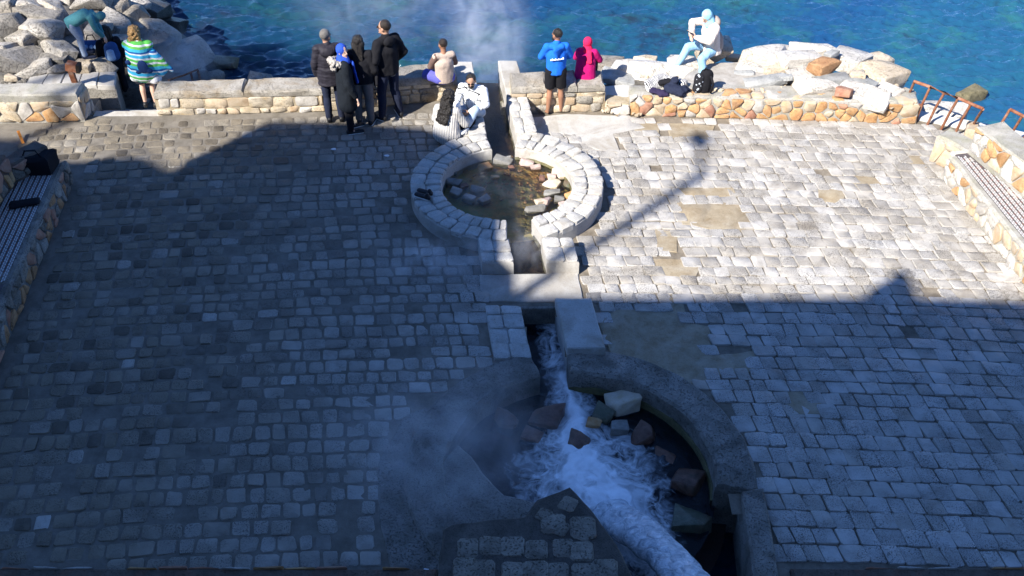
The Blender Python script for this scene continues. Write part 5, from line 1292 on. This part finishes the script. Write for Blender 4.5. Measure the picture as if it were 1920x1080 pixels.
# 3 woman in black top and grey trousers
p = Person('long black haired woman in loose black top and grey trousers seen from behind', feet_at(686, 232), -6, 1.66, dict(wr_l=(-.06, .2, 1.15), el_l=(-.25, .05, 1.14), el_r=(.27, -.02, 1.14), wr_r=(.24, .1, .95)), hands=(False, False))
p.top('black', 'top', 1.22, .0, hemw=1.1, wr=.013, ws=7); p.legs('grey_trousers', fat=1.1, length=.97); p.shoes(); p.hair('hair_black', .3, 1.1, down=(0, -.2, -1))
b_ = p.part('crossbody_bag', [capsule((.25, .02, .93), (.25, -.03, .80), (.03, .06), (.03, .06))], 'black', .003)
# 4 young man in black jacket
p = Person('tall young man in black jacket with hands in pockets, looking left', feet_at(735, 222), 40, 1.85, dict(el_l=(-.27, -.06, 1.17), wr_l=(-.22, .09, 1.0), el_r=(.28, -.08, 1.17), wr_r=(.23, .07, 1.0), an_l=(-.16, .05, .09), to_l=(-.2, .2, .035), an_r=(.15, -.03, .09), to_r=(.2, .12, .035), kn_l=(-.13, .05, .5)), head_yaw=32, hands=(False, False))
p.top('black', 'jacket', 1.18, .02, hemw=.98, wr=.012, ws=8); p.legs('navy', fat=1.02); p.shoes(); p.hair('hair_brown', vol=.97); p.face(True)
p.part('sweatshirt_hem', [capsule(p.J['pelvis']+Vector((.02, -.04, .0)), p.J['pelvis']+Vector((.04, -.06, -.13)), (.12, .09), (.05, .06))], 'grey')
p.part('hood', [ell(p.J['neck']+Vector((0, -.1, -.03)), (.12, .06, .085))], 'black', .008)
# 5 man in beige sitting on the wall
SIT = dict(pelvis=(0, 0, .10), chest=(0, -.02, .42), neck=(0, .0, .62), head=(0, .04, .785), sh_l=(-.165, -.01, .57), sh_r=(.165, -.01, .57), el_l=(-.25, .10, .33), el_r=(.25, .10, .33), wr_l=(-.12, .30, .25), wr_r=(.12, .30, .25),
           hip_l=(-.10, .03, .08), hip_r=(.10, .03, .08), kn_l=(-.13, .45, .16), kn_r=(.13, .45, .16), an_l=(-.12, .5, -.26), an_r=(.12, .5, -.26), to_l=(-.13, .64, -.32), to_r=(.13, .64, -.32))
def sit(**kw): d = dict(SIT); d.update(kw); return d
p = Person('man in beige top with brown sleeves and violet shorts sitting on the wall', G(834, 153, .5), 20, 1.56, sit(wr_l=(.05, .24, .28), wr_r=(-.04, .26, .3), kn_l=(-.34, .30, .10), kn_r=(.12, .42, .12), an_l=(-.2, .48, -.2)), 'skin_dark', head_yaw=14, hands=(True, True), bare_feet=True)
p.top('beige', 'top', 1.08, .0, sleeve_mat='brown', wr=.007, collar=False); p.legs('purple', 'shorts', 1.22, .46); p.hair('hair_brown', vol=.96)
# 6 man in white jacket with black lines
p = Person('bearded man in white jacket with black lines and sunglasses, sitting by the canal', G(890, 214, .28), 166, 1.70, sit(chest=(.0, .05, .42), neck=(0, .10, .60), head=(0, .17, .75), sh_l=(-.19, .09, .56), sh_r=(.19, .09, .56), el_l=(-.27, .20, .34), el_r=(.27, .22, .33), wr_l=(-.02, .38, .26), wr_r=(.16, .40, .22), kn_l=(-.12, .34, .30), kn_r=(.38, .30, .18), an_l=(-.0, .46, .04), an_r=(.16, .52, .04), to_l=(.02, .58, .0), to_r=(.08, .62, .0)), head_yaw=12, head_pitch=-14)
p.top('lined', 'jacket', 1.16, .02, wr=.009); p.legs('pale_jeans'); p.shoes('shoe_white'); p.hair('hair_black', vol=.98); p.face(True)
p.part('beard', [ell(p.W((0, .03, -.075)), (.056, .07, .05), p.hr)], 'hair_black', .002, 30, voxel=.008)
# 7 woman in white knit
p = Person('woman with long curly black hair in white ribbed jumper sitting with her back turned', G(838, 263, .12), -24, 1.74, sit(chest=(0, .03, .42), neck=(.01, .07, .61), head=(0.03, .12, .775), sh_l=(-.165, .06, .56), sh_r=(.165, .06, .56), el_l=(-.27, .12, .30), wr_r=(.2, .42, .3), el_r=(.28, .16, .3), kn_l=(-.32, .34, .12), an_l=(-.05, .40, .02), to_l=(.08, .46, .0), kn_r=(.28, .40, .22), an_r=(.12, .48, .02), to_r=(.1, .6, -.02)), head_yaw=-20, hands=(False, True))
p.top('white_knit', 'jumper', 1.16, .0, hemw=1.34, wr=.010, flat=False); p.legs('black'); p.hair('hair_black', .40, 1.14, 1, down=(-.08, -.46, -1)); p.shoes('shoe_black')
# 8 man in blue hoodie
p = Person('barefoot bearded man in bright blue hoodie and black shorts standing with folded arms', feet_at(1040, 213), 4, 1.62, dict(el_l=(-.27, .10, 1.16), wr_l=(.08, .20, 1.20), el_r=(.27, .10, 1.16), wr_r=(-.08, .22, 1.16), an_l=(-.14, -.03, .09), to_l=(-.18, .10, .03), an_r=(.12, .02, .09), to_r=(.2, .14, .03)), 'skin_dark', head_yaw=42, hands=(True, True), bare_feet=True)
p.top('blue_hood', 'hoodie', 1.08, .0, hemw=1.0, wr=.010, ws=7); p.legs('black', 'shorts', 1.12, .42); p.hair('hair_black', vol=.97); p.face()
p.part('beard', [ell(p.W((0, .03, -.085)), (.058, .07, .055), p.hr)], 'hair_black', .002, 30, voxel=.008)
p.part('hood', [capsule(p.J['neck']+Vector((-.09, -.04, -.03)), p.J['neck']+Vector((.09, -.04, -.03)), .055, .055), capsule(p.J['neck']+Vector((0, -.10, -.06)), p.J['neck']+Vector((.0, -.125, -.2)), (.11, .045), (.03, .02))], 'blue_hood', .006)
a = Acc(); rr = random.Random(4)
for i in range(9):
    for j in range(rr.choice((1, 2))):
        x = -.115+i*.026; y_ = -.15-.012*(1-abs(x)*6); z_ = 1.22*p.k+x*.10+j*.014; hgt = rr.uniform(.012, .022)
        a.add(([Vector((x, y_, z_)), Vector((x+.019, y_, z_)), Vector((x+.019, y_+.006, z_+hgt)), Vector((x, y_+.006, z_+hgt)), Vector((x, y_+.05, z_)), Vector((x+.019, y_+.05, z_))], [(0, 1, 2, 3), (0, 4, 5, 1)]))
obj('back_print', mesh('back_print', a.v, a.f, M['print']), p.o)
# 9 woman in magenta
p = Person('woman in magenta coat and bright red headscarf sitting on the wall end', G(1097, 143, .52), -14, 1.42, sit(chest=(0, .05, .40), neck=(0, .12, .58), sh_l=(-.165, .10, .54), sh_r=(.165, .10, .54), el_r=(.28, .2, .32), el_l=(-.25, .2, .32), wr_r=(.14, .36, .3), wr_l=(-.1, .36, .3), head=(.01, .18, .72)), 'skin_pale', head_yaw=-18, hands=(False, False))
p.top('magenta', 'coat', 1.16, .12, hemw=1.25, wr=.009, ws=8); p.legs('black'); p.shoes(); p.scarf('pinkred', tail=((.07, -.03, .62), (.09, -.10, .38)))
# 10 woman in pale blue hijab
p = Person('woman in sky blue headscarf, cream jacket and pale jeans sitting on a boulder with phone', G(1333, 92, .62), 118, 1.66, sit(pelvis=(0, 0, .06), chest=(0, .06, .38), neck=(0, .10, .58), head=(0, .20, .71), sh_l=(-.18, .09, .53), sh_r=(.18, .09, .53), el_l=(-.25, .26, .32), el_r=(.30, .28, .50), wr_l=(-.04, .42, .36), wr_r=(.08, .46, .40), hip_l=(-.1, .02, .05), hip_r=(.1, .02, .05), kn_r=(.16, .44, .08), an_r=(.20, .62, -.30), to_r=(.20, .76, -.34), kn_l=(-.22, .38, -.02), an_l=(-.30, .36, -.44), to_l=(-.32, .50, -.49)), 'skin_pale', head_pitch=-38)
p.top('cream', 'jacket', 1.22, .02, hemw=1.1, wr=.012, ws=9); p.legs('jeans', fat=1.05, length=.95); p.shoes('shoe_white'); p.scarf('sky_scarf'); p.face()
p.part('hood', [ell(p.J['neck']+Vector((0, -.10, .0)), (.15, .08, .10))], 'taupe', .01); p.part('jacket_hem', [capsule(p.J['pelvis']+Vector((-.02, -.02, .02)), p.J['pelvis']+Vector((-.02, .02, .18)), (.2, .15), (.2, .15))], 'taupe', .01)
ph = obj('phone', mesh('phone', *box_vf(Vector((-.02, .50, .44)), Vector((.06, .54, .47)), .14, .012, Vector((0, -.6, 1))), M['glass'])); tag(ph, 'black phone held by the woman on the boulder', 'phone'); ph.matrix_world = p.o.matrix_basis.copy()
# 11 bending woman
p = Person('woman in teal shirt and pale blue trousers bending over a bag on the boulders', G(160, 106, .5), -74, 1.36, dict(pelvis=(0, -.10, .88), chest=(0, .22, 1.02), neck=(0, .42, .98), head=(0, .56, .92), sh_l=(-.17, .36, .99), sh_r=(.17, .36, .99), el_l=(-.2, .42, .72), el_r=(.2, .42, .72), wr_l=(-.1, .5, .5), wr_r=(.1, .52, .5), hip_l=(-.1, -.1, .86), hip_r=(.1, -.1, .86), kn_l=(-.12, .0, .48), kn_r=(.12, .02, .48), an_l=(-.13, -.04, .09), an_r=(.13, .02, .09), to_l=(-.14, .11, .035), to_r=(.14, .16, .035)), 'skin_pale', head_pitch=-70)
p.top('teal', 'shirt', 1.14, .0, wr=.010); p.legs('leggings', fat=1.02); p.shoes('navy', 'navy'); p.scarf('teal', 'head_covering')
bg_ = empty('striped_bag', G(176, 97, .45), 'blue bag with white stripes at the bending woman feet', 'bag')
obj('bag_body', blob('bag_body', [capsule((-.12, 0, .1), (.14, 0, .1), (.13, .1), (.13, .1), (0, 0, 1))], M['deep_blue'], .014, 2, .01), bg_)
for x in (-.08, .02, .10): obj('stripe', blob('stripe', [capsule((x, -.10, .14), (x+.03, .1, .14), .04, .04)], M['backpack_blue'], .012, 2), bg_)
obj('handle', mesh('handle', *tube_vf([(-.1, 0, .2), (-.05, .02, .32), (.05, .02, .33), (.1, 0, .2)], .012, 6), M['black'], True), bg_)
# 12 dark haired woman with the backpack
p = Person('dark haired woman in dark clothes with pale blue backpack going down the steps', G(232, 192, -.62), 30, 1.58, dict(el_l=(-.26, 0, 1.15), wr_l=(-.2, .12, .98)), head_yaw=20, hands=(False, False))
p.top('black', 'top', 1.1, .1); p.legs('black'); p.shoes(); p.hair('hair_brown', .28, 1.08)
bk = empty('backpack', (0, 0, 0), 'pale blue and dark blue backpack worn by the dark haired woman', 'backpack'); bk.matrix_world = p.o.matrix_basis.copy()
obj('pack_body', blob('pack_body', [capsule((0, -.2, 1.06), (0, -.18, 1.26), (.14, .09), (.12, .08), (1, 0, 0))], M['deep_blue'], .014, 2, .006), bk); obj('pack_pocket', blob('pack_pocket', [capsule((-.04, -.27, 1.05), (-.04, -.25, 1.2), (.08, .04), (.07, .04), (1, 0, 0))], M['backpack_blue'], .012, 2, .004), bk)
for x in (-.1, .1): obj('strap', mesh('strap', *tube_vf([(x, -.14, 1.32), (x, 0, 1.36), (x, .1, 1.28), (x*1.3, .06, 1.08), (x, -.12, 1.02)], .016, 6), M['black'], True), bk)
# 13 blonde woman in the towel
p = Person('blond woman wrapped in a striped beach towel at the top of the steps', G(285, 199, -.12), -4, 1.55, dict(el_l=(-.2, .12, 1.12), wr_l=(.0, .2, 1.2), el_r=(.3, .02, 1.12), wr_r=(.44, .1, .92)), 'skin_pale', hands=(False, False))
p.legs('skirt', 'skirt', 1.5, .42); p.shoes('shoe_black', 'shoe_black'); p.hair('hair_blond', .22, 1.2, 1)
k = p.k
p.part('beach_towel', [capsule((0, -.02, 1.36*k), (0, -.04, .80*k), (.22, .15), (.26, .19), (1, 0, 0)), capsule((-.19, 0, 1.38*k), (.19, 0, 1.38*k), .085, .085), capsule((.24, -.02, 1.22*k), (.52, .02, .82*k), (.08, .06), (.03, .03)), capsule((.15, -.05, 1.1*k), (.38, -.02, .80*k), (.12, .08), (.1, .05))], 'towel', .014, 7)
M['motif_navy'] = cloth('navy_print', (.015, .04, .13))
p.part('motif', [ell((.10, -.205, 1.02*k), (.10, .04, .13)), ell((.20, -.19, .93*k), (.06, .04, .05)), ell((.0, -.21, .9*k), (.05, .035, .03)), ell((-.16, -.16, 1.08*k), (.06, .05, .045))], 'motif_navy', .004)
p.part('white_hem', [capsule((-.16, -.02, .70*k), (.22, -.02, .66*k), (.09, .13), (.09, .13), (0, 0, 1))], 'white', .012, 14)

# ------------------------------------------------------------------ bags, clothes and shoes
M['dark_violet'] = cloth('dark_violet_cloth', (.028, .022, .055))
M['stripe_cloth'] = None
def stripes():
    b = NB('black_white_striped_cloth'); x = b.xyz(b.obj()); n = b.noise(3, 3, .5, b.obj()); wv = b.math('SINE', b.math('MULTIPLY', b.math('ADD', b.math('ADD', x[0], x[1]), b.math('MULTIPLY', n, .15)), 170))
    b.pbr(b.mix(b.ramp(wv, -.2, .2), (.03, .03, .04), (.62, .61, .6)), .9, None, .1); return b.m
M['stripe_cloth'] = stripes()
def heap(name, label, cat, px, py, z, prims, mat, wr=.02, ws=9):
    c = G(px, py, z); o = obj(name, blob(name, prims, M[mat], .014, 2, wr, ws, None, px), None, c); return tag(o, label, cat)
heap('striped_cloth', 'thin black and white striped cloth spread on the orange wall', 'cloth', 1238, 163, .37, [capsule((-.22, -.05, .04), (.1, .12, .08), (.13, .06), (.14, .06), (1, .4, 0)), capsule((.1, .12, .08), (.38, -.02, .06), .09, .10)], 'stripe_cloth')
heap('jacket', 'navy quilted jacket lying on the orange wall left of the backpack', 'jacket', 1268, 172, .40, [capsule((-.12, .04, .03), (.1, -.08, .05), (.12, .08), (.14, .09), (1, .5, 0)), capsule((-.05, .1, .08), (-.03, .12, .15), .075, .07), capsule((.1, -.1, .03), (.18, 0, .03), (.07, .04), (.06, .04))], 'navy', .03)
heap('dark_top', 'small dark purple garment heaped beside the navy jacket', 'clothes', 1233, 173, .38, [capsule((-.1, .0, .03), (.08, -.07, .03), (.07, .045), (.08, .05), (1, 1, 0)), capsule((.05, -.1, .02), (.14, -.12, .02), .045, .04)], 'dark_violet', .025)
heap('handbag', 'small black handbag with pale top on the striped cloth', 'handbag', 1246, 155, .47, [capsule((-.07, 0, .0), (.08, 0, .03), (.05, .07), (.05, .07), (0, 0, 1))], 'black', .004)
bp = empty('backpack', G(1312, 172, .40), 'black backpack with white specks standing on the orange wall', 'backpack')
bb = NB('speckled_black_fabric'); vv = bb.n('ShaderNodeTexVoronoi'); vv.inputs['Scale'].default_value = 16; bb.l(bb.obj(), vv.inputs['Vector'])
bb.pbr(bb.mix(bb.ramp(vv.outputs[0], .22, .3), (.5, .55, .6), (.012, .012, .016)), .8); M['speckle'] = bb.m
obj('pack_body', blob('pack_body', [capsule((.06, 0, .06), (.09, .02, .34), (.13, .1), (.12, .09), (1, 0, 0))], M['black'], .014, 2, .006), bp)
obj('pack_front', blob('pack_front', [capsule((-.06, -.06, .08), (-.04, -.04, .33), (.09, .06), (.09, .05), (1, 0, 0))], M['speckle'], .014, 2, .006), bp)
obj('strap', mesh('strap', *tube_vf([(.15, -.06, .34), (.2, -.1, .2), (.17, -.1, .03)], .022, 6), M['black'], True), bp); obj('handle', mesh('handle', *tube_vf([(.02, 0, .42), (.06, 0, .47), (.1, 0, .42)], .012, 6), M['black'], True), bp)
M['violet_shoe'] = mk_plain('violet_shoe_fabric', (.10, .07, .30), .8, nscale=30)
def shoe_pair(name, label, px, py, z, mat, yaw):
    t = empty(name, G(px, py, z), label, 'shoes'); t.rotation_euler = (0, 0, R(yaw))
    for x, dy in ((-.055, 0), (.055, .03)):
        o = obj('shoe', blob('shoe', [capsule((x, -.1+dy, .045), (x, .12+dy, .035), (.042, .04), (.046, .028), (1, 0, 0)), capsule((x, -.09+dy, .05), (x, -.08+dy, .085), .036, .034)], M[mat], .009, 2, .003), t)
        obj('sole', blob('sole', [capsule((x, -.1+dy, .012), (x, .13+dy, .012), (.046, .012), (.05, .012), (1, 0, 0))], M['sole'], .008, 1), o)
shoe_pair('shoes', 'violet running shoes left on the pale concrete slab', 1197, 183, .18, 'violet_shoe', -80)
shoe_pair('shoes', 'black shoes left on the rim of the upper pool', 797, 368, .285, 'shoe_black', 60)
bgb = empty('black_bag', G(72, 318, SB), 'big black bag open at the far end of the shaded bench', 'bag')
bm_obj('bag_body', rough_prism([(-.26, -.2), (.26, -.17), (.27, .19), (-.25, .2)], .0, .3, .07, .035, 4, edge=.05), M['black'], bgb); obj('handle', mesh('handle', *tube_vf([(-.14, -.1, .28), (-.06, -.12, .42), (.1, -.11, .42), (.16, -.1, .28)], .014, 6), M['black'], True), bgb)
mt_ = heap('folded_jacket', 'folded black jacket lying across the mosaic of the shaded bench', 'jacket', 46, 384, SB+.01, [capsule((-.17, -.05, .03), (.19, .06, .03), (.1, .035), (.09, .035), (.3, 1, 0))], 'black', .008)

M['paper'] = mk_plain('white_paper', (.75, .75, .76), .8)
for lab, px, py, q in (('white paper scrap on the shaded paving left of the upper pool', 626, 280, .05), ('small white scrap beside the left rim of the upper pool', 725, 292, .04), ('white cup lid on the paving left of the spring cover', 800, 1071, .05)):
    c = G(px, py, .035); pts = [Vector((q*math.cos(a)*rnd.uniform(.7, 1.2), q*.7*math.sin(a)*rnd.uniform(.7, 1.2), rnd.uniform(0, .015))) for a in [i*math.pi/3 for i in range(6)]]
    tag(obj('paper_scrap', mesh('paper_scrap', pts+[p+Vector((0, 0, -.012)) for p in pts], [tuple(range(6)), tuple(reversed(range(6, 12)))]+[(i, i+6, (i+1) % 6+6, (i+1) % 6) for i in range(6)], M['paper']), None, c), lab, 'litter')
# ------------------------------------------------------------------ steam of the hot spring
def steam(label, c, r, dens, nscale, lo, hi, seed, rot=(0, 0, 0)):
    bm = bmesh.new(); bmesh.ops.create_icosphere(bm, subdivisions=2, radius=1.0); me = bpy.data.meshes.new('steam'); bm.to_mesh(me); bm.free()
    b = NB('steam_%d' % seed); b.t.nodes.remove(b.out); b.out = b.n('ShaderNodeOutputMaterial')
    o3 = b.obj(); ln = b.n('ShaderNodeVectorMath', operation='LENGTH'); b.l(o3, ln.inputs[0])
    fall = b.ramp(ln.outputs['Value'], .93, .25); fall = b.math('MULTIPLY', fall, fall)
    n = b.noise(nscale, 6, .62, None, 1.6)
    den = b.math('MULTIPLY', b.math('MULTIPLY', fall, b.ramp(n, lo, hi)), dens)
    pv = b.n('ShaderNodeVolumePrincipled'); pv.inputs['Color'].default_value = (.93, .95, 1, 1); pv.inputs['Anisotropy'].default_value = .2
    b.l(den, pv.inputs['Density']); b.l(pv.outputs[0], b.out.inputs['Volume'])
    me.materials.append(b.m); o = obj('steam', me, None, c); o.scale = r; o.rotation_euler = rot
    tag(o, label, None, None, 'stuff')
steam('white steam plume rising from the canal mouth over the sea', (-.5, 18.9, .5), (1.2, 1.7, 2.1), 1.9, 1.3, .43, .68, 1, (R(-18), 0, R(10)))
steam('thin steam drifting left over the sea', (-2.6, 20.2, .5), (2.8, 2.0, 1.6), .45, 1.0, .44, .66, 2)
steam('thin steam over the upper pool', (-.2, 13.6, .45), (1.3, 1.3, .55), .5, 1.6, .48, .74, 3)
steam('steam in the canal before the upper pool', (.22, 12.4, .3), (.55, .8, .4), 1.6, 2.0, .45, .7, 4)
steam('wisps of steam on the paving at the edge of the shadow', (-1.1, 12.0, .3), (1.3, .8, .45), 2.6, 1.7, .47, .66, 5)
steam('bluish steam drifting left from the lower pool', (-.75, 8.3, .5), (2.0, 1.8, .8), 1.15, 1.3, .42, .68, 6)
steam('haze of steam at the water behind the stair rail', G(350, 120, -.1), (1.2, 1.0, .8), 1.8, 1.2, .4, .7, 7)
bpy.data.scenes.remove(TMP)
